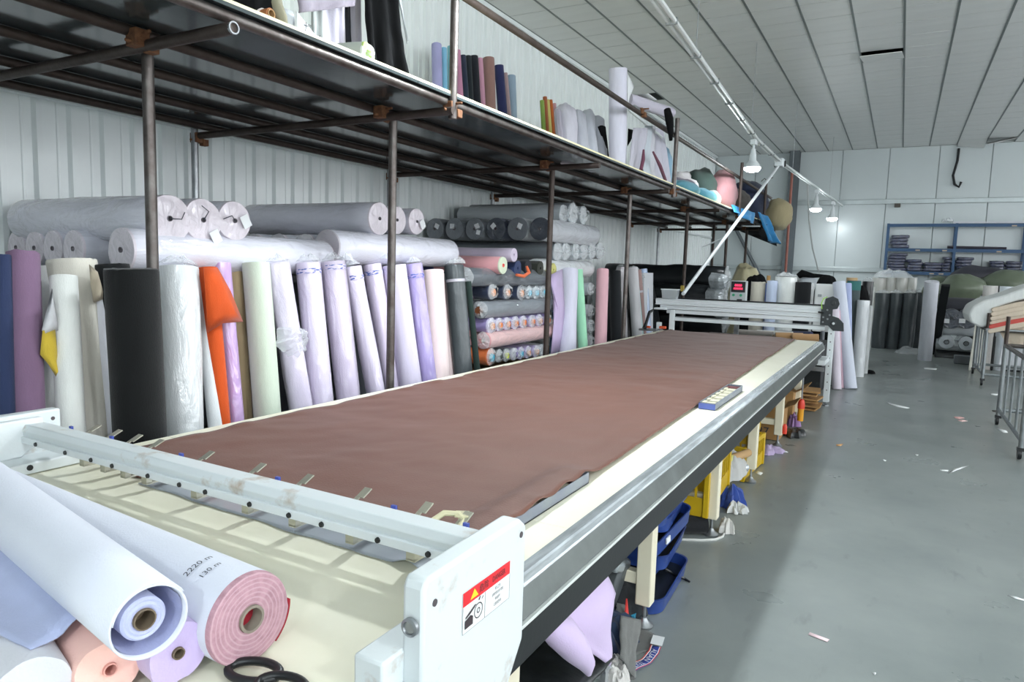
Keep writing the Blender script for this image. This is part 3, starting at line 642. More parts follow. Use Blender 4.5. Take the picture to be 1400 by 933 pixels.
# fill lamps added out of view, to the right of and behind the camera
for x, y, lb in ((3.4, .5, 'added fill lamp hanging over the aisle beside the camera'), (6.5, 6.0, 'added fill lamp hanging near the right wall'), (1.5, -3.2, 'added fill lamp hanging behind the camera')):
    l = empty('fill_lamp', (x, y, 3.9)); tag(l, lb, 'lamp', 'added fill lamps')
    G().tube([(x, y, ZC), (x, y, 3.85)], .01, 6).build('cord', black_plastic, l)
    G().lathe((x, y, 3.85), (0, 0, -1), [(0, 0), (.05, 0), (.06, .12)], 14).build('socket', white_paint, l)
    G().lathe((x, y, 3.72), (0, 0, -1), [(0, 0), (.06, 0), (.11, .05), (.13, .1), (.1, .14), (0, .16)], 16).build('bulb', lit, l, smooth=60)

# ================================================================== STANDING ROLLS along the wall side of the table
stand((2, 350), (6, 560), 26, '2b3656', 'navy roll at the left edge of the photo beside the mauve roll', ragged=.004)
stand((31, 346), (38, 556), 41, '7c627c', 'dusty mauve roll with frayed top, standing next to the navy one', ragged=.006)
stand((64, 366), (72, 585), 24, 'dcdcdc', 'off-white roll half hidden between the mauve roll and the plain white one', Xt=-3.5, Xb=-3.3)
r = stand((87, 378), (97, 575), 35, 'dfe1dd', 'plain white roll with a loose white and yellow corner on its side', Xt=-3.28, Xb=-3.16)
flap([(70, 395), (78, 440), (80, 452), (60, 457), (57, 452)], -3.2, cloth('c9c9cc'), r, .02); flap([(57, 452), (75, 451), (81, 500), (83, 528), (66, 498), (56, 485)], -3.2, cloth('c9ae3d'), r, .015, 'yellow_flap')
r = stand((98, 356), (122, 590), 62, 'cfcbc0', 'cream roll with ragged top and a beige cloth corner', Xt=-3.44, Xb=-3.34, ragged=.012, lump=.03)
flap([(121, 362), (133, 372), (145, 408), (127, 414), (124, 390)], -3.3, cloth('c2b6a0'), r, .015)
stand((134, 373), (158, 592), 24, 'e3e3ea', 'slim white roll leaning against the wide black roll')
stand((180, 368), (192, 600), 70, '0d0f10', 'wide black roll standing in front of the first scaffold post', Xt=-3.01, Xb=-3.0, ragged=.006)
stand((152, 362), (178, 600), 46, '101214', 'second black roll, mostly hidden on the left of the wide black one', Xt=-3.34, Xb=-3.26, ragged=.006)
stand((243, 366), (250, 592), 55, 'd7dbdd', 'white roll wrapped in clear plastic next to the wide black roll', wrap=True, tuft=1, lump=.02)
stand((275, 372), (296, 585), 22, 'dfe2e4', 'slim white roll leaning beside the orange roll', Xt=-3.4)
r = stand((284, 366), (303, 582), 25, 'c9501c', 'orange roll with a loose triangular corner')
flap([(277, 366), (297, 366), (316, 398), (331, 440), (305, 442), (285, 455), (281, 425)], -3.24, cloth('c9501c'), r, .03)
stand((303, 360), (322, 578), 24, 'bf9ed0', 'lilac roll behind the orange loose corner', Xt=-3.42, Xb=-3.3, wrap=True)
stand((319, 353), (333, 560), 23, 'bda883', 'tan roll between the lilac roll and the pale green roll', Xt=-3.5, Xb=-3.42, ragged=.006)
r = stand((350, 360), (366, 572), 37, 'c9d4c3', 'pale green roll in thin plastic')
flap([(367, 440), (371, 450), (377, 470), (376, 490), (372, 520), (370, 480)], -3.3, cloth('c9d4c3'), r, .004)
lav, lav2 = 'd6cce2', 'd2c6dd'
bt = blue_print('d6cce2')
stand((379, 360), (412, 563), 34, lav, 'crooked lavender roll with bunched plastic halfway down', wrap=True, tuft=1, lump=.05)
p = at_x(396, 470, -3.28); g = heap(0, 0, 0, .11, .11, .09, 5, .5); o = g.build('bunched_plastic', clear, None, smooth=0); attach(o, bpy.data.objects['fabric_roll.%03d' % (len([q for q in bpy.data.objects if q.name.startswith('fabric_roll')])-1)]); o.location = p; o.rotation_euler = (0, 1.3, 0)
stand((421, 360), (440, 556), 34, lav, 'lavender roll with blue printed tape, first upright one right of the bunched plastic', wrap=True, band=(.955, .975, bt), tuft=1)
stand((455, 358), (477, 548), 35, lav2, 'lavender roll with printed tape near its top, beside a dark gap', wrap=True, band=(.965, .985, bt), tuft=1)
stand((481, 365), (514, 538), 27, lav, 'lavender roll leaning steeply toward the second scaffold post', wrap=True, band=(.94, .96, bt), tuft=1, Xt=-3.4)
stand((508, 361), (536, 533), 27, lav2, 'lavender roll hidden behind the second scaffold post', wrap=True, band=(.95, .97, bt), Xt=-3.46, Xb=-3.36)
stand((539, 363), (561, 526), 33, 'd5cde2', 'thick lavender roll without plastic just right of the second scaffold post')
stand((565, 361), (585, 520), 26, 'a99bd0', 'purple roll in shiny plastic', wrap=True, band=(.93, .95, blue_print('a99bd0')), tuft=1)
stand((592, 370), (600, 513), 30, 'e3d0cf', 'pale pink roll beside the purple one')
stand((606, 385), (614, 510), 20, 'dcc8c8', 'second pale pink roll, slim, behind the charcoal one', Xt=-3.48, Xb=-3.36)
stand((621, 363), (633, 508), 27, grey_film, 'charcoal roll in black plastic with a pale tape', band=(.91, .925, mat('pale tape', 'b9b6bf', .4)), tuft=1, lump=.03)
stand((640, 385), (652, 503), 9, '23332f', 'thin dark green roll beside the charcoal roll', Xt=-3.3)
stand((580, 352), (588, 400), 22, '23284a', 'navy roll end showing behind the pale pink roll', Xt=-3.62, Xb=-3.62)
stand((548, 356), (555, 420), 20, '3a3c40', 'dark grey roll end showing behind the thick lavender roll', Xt=-3.62, Xb=-3.62)
for px, lb in ((352, 'left of the bunched plastic'), (460, 'right of the two taped lavender rolls')):
    p = at_x(px+32, 520, -3.62); roll('fabric_roll', (p.x, p.y, .01), (p.x, p.y, 1.25), .1, mat('dark charcoal cloth', '33363b', .8), 'dark roll in the gap '+lb, lump=.04, tuft=1)
# beyond the third post
r = stand((779, 369), (775, 486), 24, 'd3d2e2', 'thick pale lilac roll with blue rim beside the third scaffold post', lump=.02)
flap([(768, 368), (772, 420), (770, 478), (752, 486), (757, 440), (757, 405), (750, 377)], -3.3, cloth('c7b4d8'), r, .02)
stand((766, 366), (765, 380), 15, '8fb4e0', 'light blue roll top behind the pale lilac roll', Xt=-3.5, Xb=-3.5)
stand((790, 369), (797, 476), 14, '9fd9b6', 'mint green roll leaning beside the pale lilac roll')
stand((783, 376), (790, 476), 9, 'c9cac6', 'narrow pale grey roll between the lilac and mint rolls', Xt=-3.46, Xb=-3.4)
stand((824, 369), (821, 471), 17, 'e3b4bd', 'rose pink roll leaning left of a black roll')
stand((841, 371), (843, 466), 16, '1d2023', 'black roll between the rose roll and the fourth post')
stand((849, 366), (852, 466), 13, '9b979b', 'grey roll in front of the fourth scaffold post', wrap=True, tuft=1)
stand((865, 366), (871, 458), 15, 'd0cfd2', 'pale grey roll right of the fourth scaffold post')
stand((869, 370), (877, 456), 6, 'b4d3d2', 'thin pale teal roll', Xt=-3.32)
stand((873, 369), (880, 455), 8, 'a08582', 'thin brownish mauve roll tied with white tape', band=(.8, .82, mat('pale tape', '')), Xt=-3.3)
stand((879, 368), (885, 453), 12, 'a9bbd9', 'light blue wrapped roll', wrap=True, band=(.95, .97, blue_print('a9bbd9')))
a, b = at_x(888, 373, -3.3), at_x(886, 448, -3.2)
g = G(); g.box((a+b)/2+V((0, 0, -.35)), (.03, .42, 1.5), Matrix.Rotation(-.05, 3, 'Y')); o = g.build('white_board', mat('pale board', 'cfd1d6', .5, var=.02), smooth=0)
tag(o, 'pale board with dark edge leaning beside the spreading machine', 'board'); G().box((a+b)/2+V((-.0, .218, -.35)), (.034, .012, 1.5), Matrix.Rotation(-.05, 3, 'Y')).build('board_edge', black_plastic, o, smooth=0)
# ================================================================== WHITE ROLLS LYING HIGH UP, on a steel rack behind the standing ones
rk = empty('stock_rack', (-4.2, 3.7, 0)); tag(rk, 'dark steel rack behind the standing rolls, carrying the big white rolls', 'rack')
for y in (2.1, 3.65, 5.15):
    for x in (-3.66, -4.8): G().span((x-.025, y-.025, 0), (x+.025, y+.025, 1.49)).build('post', black_metal, rk)
for x in (-3.66, -4.2, -4.8): G().span((x-.02, 2.1, 1.45), (x+.02, 5.2, 1.49)).build('rail', black_metal, rk)
G().span((-4.82, 2.1, .55), (-3.64, 5.2, .58)).build('shelf_plate', black_metal, rk)
G().span((-4.9, 2.05, .0), (-4.88, 5.2, 1.45)).build('back_sheet', mat('dark sheet', '34373a', .8), rk, smooth=0)
wl_, wl2 = cloth('d3d3de', True), cloth('c9cbd6', True)
face = cloth('d5cdd6', True)
def hroll(y0, y1, x, z, R, m_, label, **k): return roll('fabric_roll', (x, y0, z), (x, y1, z+.0), R, m_, label, **k)
def xroll(pf, X, R, m_, label, L=1.42, dz=0, **k):     # roll running into the wall, its near end at a photographed point
    p = at_x(*pf, X); return roll('fabric_roll', p-V((L, 0, dz)), p, R, m_, label, **k)
mid = mat('core hole grey', '6a666c', .8)
hroll(2.14, 3.56, -3.5, 1.625, .115, wl_, 'long white wrapped roll lying along the wall above the cream and black rolls', end=face, core=.13, core_col=mid)
for k, (px, py, lb) in enumerate(((100, 340, 'first behind the long white roll'), (72, 340, 'second behind the long white roll'), (47, 340, 'third behind the long white roll'), (17, 340, 'leftmost, farthest behind the long white roll'))):
    p = at_y(px, py, 2.2+.03*k); hroll(p.y, p.y+1.4, max(-4.84, p.x), 1.625, .105, wl2, 'greyish white roll end in the low row, '+lb, end=face, core=.13, core_col=mid, tuft=0)
p = at_y(125, 347, 2.3); hroll(2.32, 3.7, p.x, 1.58, .07, wl2, 'small wrapped roll end tucked left of the long white roll', end=face, core=.13, core_col=mid, tuft=2)
U = [((232, 299), 'large white wrapped roll pointing at the aisle, behind the first scaffold post'), ((278, 301), 'large white wrapped roll with white tag, middle of the upper three'), ((321, 302), 'large white wrapped roll, right one of the upper three with a tag on its side')]
for k, (q, lb) in enumerate(U):
    R = (.128, .12, .115)[k]; r = xroll(q, -3.42, R, wl_, lb, 1.4, end=face, core=.12, core_col=mid, tuft=0)
    if k: G().box((R*.55, -R*.75 if k == 1 else 0, 1.4+.02), (.06, .075, .002), Matrix.Rotation(.5, 3, 'Z')).build('paper_tag', paper, r, smooth=0)
    g = G(); a = k*1.3; g.tube([(0, 0, 1.405), (.05*math.cos(a), .05*math.sin(a), 1.43), (.09*math.cos(a+.5), .08*math.sin(a+.5), 1.415)], .003, 5); g.build('tie_string', ink, r)
hroll(3.60, 5.08, -3.5, 1.70, .12, wl_, 'long white wrapped roll lying along the wall above the lavender rolls', end=cloth('b9b3bb', True), core=.14, core_col=mid)
for k, px in enumerate((410, 375, 352)):
    p = at_y(px, 325, 3.62); hroll(3.66, 5.05, max(-4.8, -3.5-.26*(k+1)), 1.68, .11, wl2, 'white roll end behind the second long white roll, %s from the aisle' % ('first', 'second', 'third')[k], end=face, core=.13, tuft=2)
for k, (q, R, lb) in enumerate((((519, 299), .125, 'large white wrapped roll with its end partly behind the second scaffold post'), ((543, 301), .11, 'large white wrapped roll just right of the second scaffold post'), ((570, 303), .105, 'large white wrapped roll with a tag, last of the group right of the second post'))):
    r = xroll(q, -3.45, R, wl_, lb, 1.38, end=face, core=.11, core_col=mid, lump=.015)
    if k == 2: G().box((R*.5, -.02, 1.4), (.06, .075, .002), Matrix.Rotation(.6, 3, 'Z')).build('paper_tag', paper, r, smooth=0)
for k, (px, py, w_) in enumerate(((525, 350, 26), (470, 352, 18), (625, 357, 14))):
    p = at_x(px, py, -3.42); g = heap(p.x, p.y, p.z-.02, .06, w_/2*depth(p)/F, .05, 30+k, .6); tag(g.build('plastic_scrap', clear, smooth=0), 'bunched clear plastic, %s' % ('between the two taped lavender rolls and the second post', 'behind the first taped lavender rolls', 'above the charcoal roll')[k], 'plastic')

# ================================================================== CRISS-CROSS STACK behind the third post
pal = empty('pallet_stack', (-4.1, 6.4, 0)); tag(pal, 'low wooden pallets under the criss-cross stack of rolls', 'pallets')
for k in range(4):
    for i in range(7): G().span((-4.85, 5.1+.45*i, .02+.15*k+.1), (-3.5, 5.1+.45*i+.3, .14+.15*k)).build('plank', mat('pallet wood', '8a714f', .85, var=.15), pal, smooth=0)
    for i in range(3): G().span((-4.85+.62*i, 5.1, .02+.15*k-.02), (-4.85+.62*i+.1, 8.1, .12+.15*k)).build('runner', mat('pallet wood', ''), pal, smooth=0)
gy, gy2, nv = cloth('7f868d', True), cloth('5d646b', True), cloth('2e3850', True)
sil = cloth('b9c0c5', True); white_end = cloth('c7cbd2', True); dk = cloth('3b424e', True)
orange, cyan, lime = mat('orange core plug', 'd9772e', .5), mat('cyan core plug', '5ab4cf', .5), mat('lime core plug', 'cdd64a', .5); peachp = mat('peach core plug', 'e0a888', .5)
SXF = -3.42
# top: silver-grey rolls pointing out
for k, (px, py) in enumerate(((783, 292), (797, 294), (770, 293))):
    xroll((px, py), SXF-.05*(k == 2), .125 if k == 0 else .11, gy if k == 0 else sil, ('silver grey wrapped roll on top of the criss-cross stack', 'pale wrapped roll on top of the stack, just beyond the silver grey one', 'grey wrapped roll on top of the stack, hidden behind its neighbour')[k], 1.4, end=sil, tuft=1, lump=.02)
p0 = at_x(738, 313, SXF)
for k, (px, c, lb, dd) in enumerate(((738, white_end, 'white wrapped roll with dark navy end lying lengthwise, next to the third post', 1), (714, sil, 'grey tagged roll end, first left of the navy ended white roll', 0), (690, nv, 'navy roll end with a paper tag in the row of tagged ends', 1), (663, gy, 'grey roll end with two paper tags', 0), (637, gy, 'grey roll end with one paper tag in shiny plastic', 0), (612, gy2, 'leftmost dark grey roll end of the tagged row', 0))):
    p = at_y(px, 312-.3*k+(1 if k == 0 else 0), p0.y-.0); x = SXF-.275*k
    z = p0.z; r = roll('fabric_roll', (x, p0.y, z), (x, p0.y+1.42, z), .125, c, lb, end=dk if dd else cloth('6b7178', True), core=.16, core_col=mid)
    if k: G().box((.03*(-1)**k, .03, -.004), (.055, .06, .002), Matrix.Rotation(.4*k, 3, 'Z')).build('paper_tag', paper, r, smooth=0)
    if k == 3: G().box((-.05, -.04, -.004), (.05, .05, .002), Matrix.Rotation(.2, 3, 'Z')).build('paper_tag', paper, r, smooth=0)
for k, px in enumerate((762, 773, 787, 798, 809, 819)):
    xroll((px, 344-.2*k), SXF, .105, gy if k == 0 else sil, 'silver wrapped roll end, %s from the third post, under the tagged row' % ('first', 'second', 'third', 'fourth', 'fifth', 'sixth')[k], 1.42, end=sil, tuft=1, lump=.02)
# loose mixed rolls
xroll((703, 349), -3.3, .068, cloth('cfc3d6'), 'pale lilac roll lying on the pink roll, above the mixed row', 1.5, core=.25, lump=.02)
xroll((688, 363), -3.28, .082, cloth('e0a3a8'), 'pink roll with pale green end, left in the mixed row', 1.5, end=cloth('cfd8c0'), core=.22, core_col=mat('coral tube', 'e0685f', .7), lump=.02)
xroll((708, 367), -3.34, .075, cloth('2f3d63'), 'navy cloth roll beside the pink roll end', 1.4, core=.2, lump=.05)
r = xroll((722, 366), -3.34, .08, cloth('1e2028'), 'black roll with orange cloth lining, in the mixed row', 1.4, core=.2, lump=.05)
p = at_x(722, 372, -3.3); g = G().tube([at_x(706, 376, -3.3), at_x(716, 378, -3.27), at_x(723, 373, -3.26), at_x(720, 364, -3.28)], [.014, .018, .02, .012], 8); o = attach(g.build('orange_lining', cloth('e0714a')), r)
xroll((739, 367), -3.34, .075, cloth('2f322c'), 'dark olive roll behind the third post in the mixed row', 1.4, core=.2, lump=.05)
xroll((757, 369), -3.34, .068, cloth('c9c67a'), 'yellow roll end just right of the third post', 1.4, core=.2, lump=.05)
hroll(6.75, 8.2, -3.5, 1.60, .10, cloth('d9dcdf', True), 'white roll lying lengthwise behind the lilac and mint rolls', lump=.02)
p = at_x(637, 379, SXF); hroll(p.y, p.y+1.5, SXF, p.z, .088, gy2, 'charcoal wrapped roll lying lengthwise under the mixed row', tuft=2, lump=.02)
p = at_x(630, 379, SXF-.2); hroll(p.y+.1, p.y+1.5, SXF-.2, p.z, .088, gy2, 'second charcoal roll lying lengthwise, deeper in the stack', lump=.02)
row = [((672, 399), nv, peachp), ((692, 399), nv, peachp), ((711, 400), nv, peachp), ((722, 400), white_end, cyan), ((732, 400), white_end, cyan), ((742, 399), white_end, cyan), ((753, 400), gy2, None)]
nth = ('first', 'second', 'third', 'fourth', 'fifth', 'sixth', 'seventh', 'eighth')
for k, (q, c, pg) in enumerate(row):
    xroll(q, SXF+.04, .078 if k < 3 else .068, c, '%s wrapped roll end in the navy and white row, %s from the charcoal roll' % ('navy' if k < 3 else 'white' if k < 6 else 'charcoal', nth[k]), 1.38, plug=pg, tuft=1, end=None if k < 3 else sil, band=(.86, .88, mat('lilac tie', '8d7da8', .5)) if k < 3 else None)
p = at_x(657, 424, SXF); hroll(p.y, p.y+1.45, SXF, p.z, .083, gy, 'grey wrapped roll lying lengthwise with a brown core plug', tuft=2, plug=mat('brown core plug', '7d4a2c', .6), plugs=(0,))
p = at_x(643, 421, SXF-.18); hroll(p.y-.05, p.y+1.4, SXF-.18, p.z, .075, gy2, 'grey roll with an orange plug, behind the brown plugged one', plug=orange, plugs=(0,), tuft=2)
for k, px in enumerate((671, 682, 693, 704, 715, 727, 737, 748)):
    xroll((px, 445-1.15*k), SXF+.05, .075 if k == 0 else .066, cloth('9a8cc0', True), 'purple wrapped roll end in the purple row, %s from the left' % nth[k], 1.38, plug=orange if k not in (0, 6) else peachp, tuft=1, end=cloth('c9c3de', True), band=(.86, .88, mat('purple tie', '6b5d94', .5)) if k == 0 else None)
pk = cloth('e0b9b8', True)
p = at_x(661, 466, SXF+.02); hroll(p.y, p.y+1.5, SXF+.02, p.z, .08, pk, 'pale pink wrapped roll lying lengthwise under the purple row', end=cloth('d5989b', True), tuft=2, core=.3, core_col=mat('pale tube', 'd9cfc6', .7))
p = at_x(641, 462, SXF-.16); hroll(p.y, p.y+1.45, SXF-.16, p.z, .075, pk, 'pale pink roll end left of the lengthwise pink roll', end=cloth('d5989b', True), core=.3)
xroll((755, 445), SXF, .07, pk, 'pale pink roll end right of the third post', 1.3, tuft=1)
for k, (px, c, pg) in enumerate(((670, cloth('cf6a34', True), cyan), (681, gy2, None), (691, gy2, lime), (702, cloth('a9a9b8', True), None), (711, cloth('9a8cc0', True), cyan), (721, cloth('b4a9d0', True), peachp), (732, cloth('b4a9d0', True), peachp), (741, white_end, None))):
    xroll((px, 488-1.25*k), SXF+.05, .083 if k == 0 else .066, c, '%s roll end in the lowest row of the stack, %s from the left' % (('orange', 'dark grey', 'dark lime plugged', 'silver', 'violet', 'pale violet', 'pale violet', 'white')[k], nth[k]), 1.38, plug=pg, tuft=1, band=(.80, .83, mat('purple tie', '')) if k == 0 else None)
for k, (py, c) in enumerate(((395, sil), (425, cloth('c3c6cb', True)), (446, sil), (467, cloth('c3c6cb', True)))):
    xroll((807, py), SXF-.05, .085, c, 'wrapped roll end between the mint and rose rolls, %s from the top' % nth[k], 1.3, tuft=1)
# ================================================================== GOODS ON THE HIGH SHELF
DK = ZD+.033
def shelf_roll(pt, pb, wpx, col, label, X=-4.62, **k):
    """roll leaning on the wall above the shelf; the foot stands on the deck"""
    top, b = at_x(*pt, X), at_x(*pb, X+.06); d = top-b; foot = b+d*((DK+.004-b.z)/d.z); R = wpx/2*depth(top)/F
    k.setdefault('seed', None); return roll('fabric_roll', foot, top, R, cloth(col), label, **k)
for pt, pb, w_, col, lb in (((597, 61), (598, 115), 14, '9d9cc4', 'periwinkle roll on the shelf left of the guard post'), ((607, 66), (608, 120), 8, '7cb3cf', 'light blue roll just left of the guard post on the shelf'),
    ((616, 64), (617, 120), 9, '7fb6bc', 'teal roll hidden behind the guard post on the shelf'), ((625, 69), (629, 128), 9, 'b9809b', 'thin pink roll right of the guard post on the shelf'), ((633, 76), (637, 130), 8, '2c3445', 'dark navy roll beside the thin pink roll on the shelf'),
    ((640, 77), (643, 134), 9, '20272c', 'charcoal roll on the shelf, left of the black one'), ((648, 77), (652, 138), 11, '1d2027', 'black roll on the shelf left of the second pink roll'), ((656, 80), (660, 142), 8, 'c08fa4', 'second pink roll on the shelf, left of the brown roll'),
    ((668, 80), (670, 146), 16, '8f7069', 'thick brown roll on the shelf'), ((682, 90), (687, 152), 13, '2b3058', 'royal navy roll on the shelf right of the brown roll'), ((691, 100), (696, 156), 6, 'a08a8c', 'thin grey pink roll right of the royal navy one on the shelf'),
    ((699, 104), (701, 160), 12, '8fa3b4', 'pale blue roll, last of the row along the shelf wall')):
    shelf_roll(pt, pb, w_, col, lb, lump=.02)
for pt, pb, w_, col, lb in (((741, 138), (743, 172), 6, '7f9a4a', 'thin green tied roll on the shelf'), ((748, 137), (751, 176), 7, 'cbbf72', 'pale yellow tied roll on the shelf'), ((745, 133), (747, 170), 6, '9a5a3a', 'rust brown tied roll behind the green and yellow ones'), ((753, 137), (756, 176), 5, 'b3612f', 'thin orange tied roll right of the pale yellow one'), ((758, 142), (760, 178), 5, 'b98f93', 'thin dusty pink tied roll, right one of the bundle')):
    shelf_roll(pt, pb, w_, col, lb, X=-3.9)
# near end heaps
blk = mat('black cloth', '0b0c0e', .9, var=.1, spec=.2); wht = cloth('c2c8ce'); greyl = cloth('b4b1bd')
tag(heap(-2.93, 1.55, DK, .42, .42, .32, 3, .3).build('cloth_heap', blk, smooth=60), 'black cloth heap at the near end of the high shelf', 'cloth')
tag(heap(-2.82, 2.28, DK, .28, .16, .26, 14, .3).build('cloth_heap', blk, smooth=60), 'black cloth lump behind the white sheets on the high shelf', 'cloth')
p = at_x(336, 18, -2.58); roll('fabric_roll', p-V((.6, .1, -.03)), p, .03, cloth('6b4a55'), 'plum roll end poking out under the black cloth on the shelf', core=.15)
p = at_x(366, 20, -2.55); roll('fabric_roll', p-V((.5, -.0, .0)), p+V((.02, 0, 0)), .026, mat('terracotta tube', 'a5693f', .7), 'terracotta cardboard tube wrapped in pale cloth at the shelf edge', core=.75, core_col=card)
g = G(); 
def wrapcl(u, v):
    a = 2*pi*u; r = .035+.075*v+.02*math.sin(a*5+v*3)*v; q = p+V((-.02-.2*v, .03*v, -.0))
    return V((q.x-.03*math.sin(a*3)*v, q.y+r*math.cos(a), max(DK+.003, q.z-.01+r*1.0*math.sin(a))))
tag(g.grid(wrapcl, 40, 8).build('pale_wrapping', cloth('d9cfcc'), smooth=70, solid=.004), 'crumpled pale cloth round the terracotta tube on the shelf', 'cloth')
a1, a2, a3 = at_x(380, -8, -2.6), at_x(396, 34, -2.52), at_x(375, 20, -2.55)
g = G(); g.tube([at_x(374, -10, -2.62), at_x(377, 8, -2.58), at_x(384, 25, -2.55), at_x(389, 34, -2.53)], [.03, .032, .03, .016], 10); tag(g.build('olive_tongue', cloth('8c8873'), smooth=60), 'olive cloth tongue hanging beside the terracotta tube', 'cloth')
def panel(name, poly, X, m_, lb, cat, bend=.03):
    o = flap(poly, X, m_, None, bend, name); return tag(o, lb, cat)
panel('white_sheet', [(383, 10), (400, 16), (405, 45), (404, 54), (385, 44), (380, 30)], -2.62, wht, 'white cloth sheet beside the olive cloth on the shelf', 'cloth')
panel('paper_sheet', [(404, 16), (445, 66), (446, 71), (403, 55)], -2.58, paper, 'stiff white paper sheet with its point on the shelf edge', 'paper', .01)
s = at_x(418, 40, -2.57); q = at_x(432, 53, -2.57); g = G()
write(g, 'ﾅ"', .06, lambda a, b: s+V((.012, a, b))); write(g, '~^', .05, lambda a, b: q+V((.012, a, b))); attach(g.build('pen_mark', ink, smooth=0), bpy.data.objects['paper_sheet'])
for k, (x0, x1, c, lb) in enumerate(((425, 440, 'a3a8a8', 'greenish grey'), (437, 462, 'aeabb9', 'pale lilac grey'), (460, 472, 'c6c3cf', 'white'), (470, 478, '23252b', 'black'), (477, 492, 'a7a4b2', 'grey lilac'))):
    X = -2.9-.02*k; yb = at_x((x0+x1)/2, 75, X); P = [at_x(x0, -25, X), at_x(x1, -25, X), at_x(x0+2, 66+k*3, X), at_x(x1+2, 72+k*3, X)]
    for i in (2, 3): P[i].z = DK+.02
    tag(sheet(*P, folds=1.5, amp=.015, seed=k).build('hanging_cloth', cloth(c), smooth=70, solid=.004), '%s cloth length hanging over the inner rail, near end of shelf' % lb, 'cloth')
tag(sheet(at_x(405, -20, -2.86), at_x(492, -30, -2.86), at_x(408, 18, -2.86), at_x(485, 8, -2.86), folds=2, amp=.02).build('draped_cloth', cloth('8e8793'), smooth=70, solid=.004), 'mauve grey cloth drooping over the inner shelf rail', 'cloth')
P = [at_x(496, -40, -2.9), at_x(538, -40, -2.9), at_x(504, 80, -2.75), at_x(557, 108, -2.62)]; P[2].z = P[3].z = DK+.02
tag(sheet(*P, folds=2.5, amp=.03, flare=.5, nu=36, nv=18).build('black_drape', blk, smooth=70, solid=.006), 'big black cloth length hanging down to the shelf edge', 'cloth')
P = [at_x(536, -40, -2.95), at_x(543, -40, -2.95), at_x(556, 55, -2.8), at_x(557, 60, -2.8)]
tag(sheet(*P, folds=1, amp=.01, nu=8).build('white_edge_cloth', wht, smooth=70, solid=.004), 'narrow white cloth strip behind the big black length', 'cloth')
pr_ = mat('green leaf print', 'b3b9b4', .8, 0, 0, 9, col2='98b25c', ramp=(.58, .64)); p1 = at_x(504, 76, -2.56); p2 = p1+V((-.34, -.05, .01))
roll('fabric_roll', p2, p1, .062, pr_, 'slumped roll with green and blue print at the shelf edge by the black cloth', core=.5, lump=.1, end=mat('leaf print end', 'b6cf7c', .8, 0, 0, 22, col2='dfe4de', ramp=(.45, .5)))
# middle: pale bundles, tall tube, white lengths
for k, (cx, ty, by, w_, c, lb) in enumerate(((775, 152, 190, 26, 'b9b7c2', 'leaning grey lilac bundle, left one of the pale bundles on the shelf'), (792, 158, 198, 22, 'aeb0ba', 'second pale grey bundle on the shelf'), (806, 157, 204, 20, 'b6b9c2', 'third pale grey bundle on the shelf'), (820, 165, 210, 18, 'a7aab3', 'fourth grey bundle next to the tall white tube'), (766, 152, 184, 8, '9b96a3', 'narrow dusky bundle beside the tied rolls'))):
    t, b = at_x(cx-3, ty, -3.15), at_x(cx+4, by, -2.9); b.z = DK+.005
    roll('cloth_bundle', b, t, w_/2*depth(t)/F, cloth(c), lb, lump=.09, rings=12, cat='cloth bundle', core=.2, ragged=.02)
t, b = at_x(822, 175, -3.05), at_x(829, 212, -2.9); b.z = DK; roll('fabric_roll', b, t, .05, blk, 'black roll behind the tall white tube on the shelf', lump=.06)
t, b = at_x(845, 94, -2.75), at_x(845, 222, -2.75); b.z = DK+.002; roll('fabric_roll', b, t, .095, cloth('c9c8d6'), 'tall white roll standing on the shelf, higher than the guard rail', core=.2, lump=.012)
panel('paper_sheet', [(857, 100), (867, 118), (861, 135), (857, 148)], -2.78, paper, 'white paper corner behind the tall white roll', 'paper', .01)
for k, (x0, x1, xb0, xb1, yt, c, lb) in enumerate(((866, 884, 858, 873, 175, 'b0aeb9', 'dull white'), (880, 892, 876, 888, 172, 'bcc3cb', 'cool white'), (887, 897, 886, 897, 172, 'c6c6ce', 'bright white'), (893, 905, 900, 918, 175, 'bdbcc9', 'lilac white'))):
    X = -2.62-.05*k; P = [at_x(x0, yt, X), at_x(x1, yt, X), at_x(xb0, 235, X), at_x(xb1, 242, X)]
    for i in (2, 3): P[i].z = DK+.02
    tag(sheet(*P, folds=1.2, amp=.03, seed=k*2, nrm=(1, .2, 0)).build('hanging_cloth', cloth(c), smooth=70, solid=.005), '%s cloth length hanging behind the second guard post' % lb, 'cloth')
for a, b, lb in (((880, 205), (876, 236), 'left'), ((893, 208), (910, 240), 'right')):
    P0, P1 = at_x(*a, -2.55), at_x(*b, -2.55); P1.z = DK+.03; tag(G().tube([P0, P0.lerp(P1, .5)+V((.01, 0, 0)), P1], [.012, .022, .02], 8).build('maroon_trim', cloth('6a3f50'), smooth=60), 'maroon trim strip on the white cloth, the %s one of two' % lb, 'cloth')
p = at_x(903, 150, -2.62); roll('fabric_roll', p+V((-.25, -.42, .05)), p+V((.02, .35, .03)), .07, cloth('b7b3c0'), 'pale roll laid across the guard rail at the second guard post', lump=.04, core=.2)
tag(G().tube([at_x(912, 150, -2.5), at_x(915, 163, -2.46), at_x(917, 180, -2.45), at_x(917, 192, -2.46)], [.04, .05, .035, .02], 8).build('black_rag', blk, smooth=60), 'black rag tied round the second guard post', 'rag')
panel('black_patch', [(858, 176), (866, 178), (864, 190), (857, 200)], -2.9, blk, 'small black cloth between the tall roll and the white lengths', 'cloth')
tag(G().tube([at_x(860, 150, -2.8), at_x(905, 188, -2.75)], .016, 8).build('thin_rod', white_paint), 'thin white rod lying behind the hanging white lengths', 'rod')
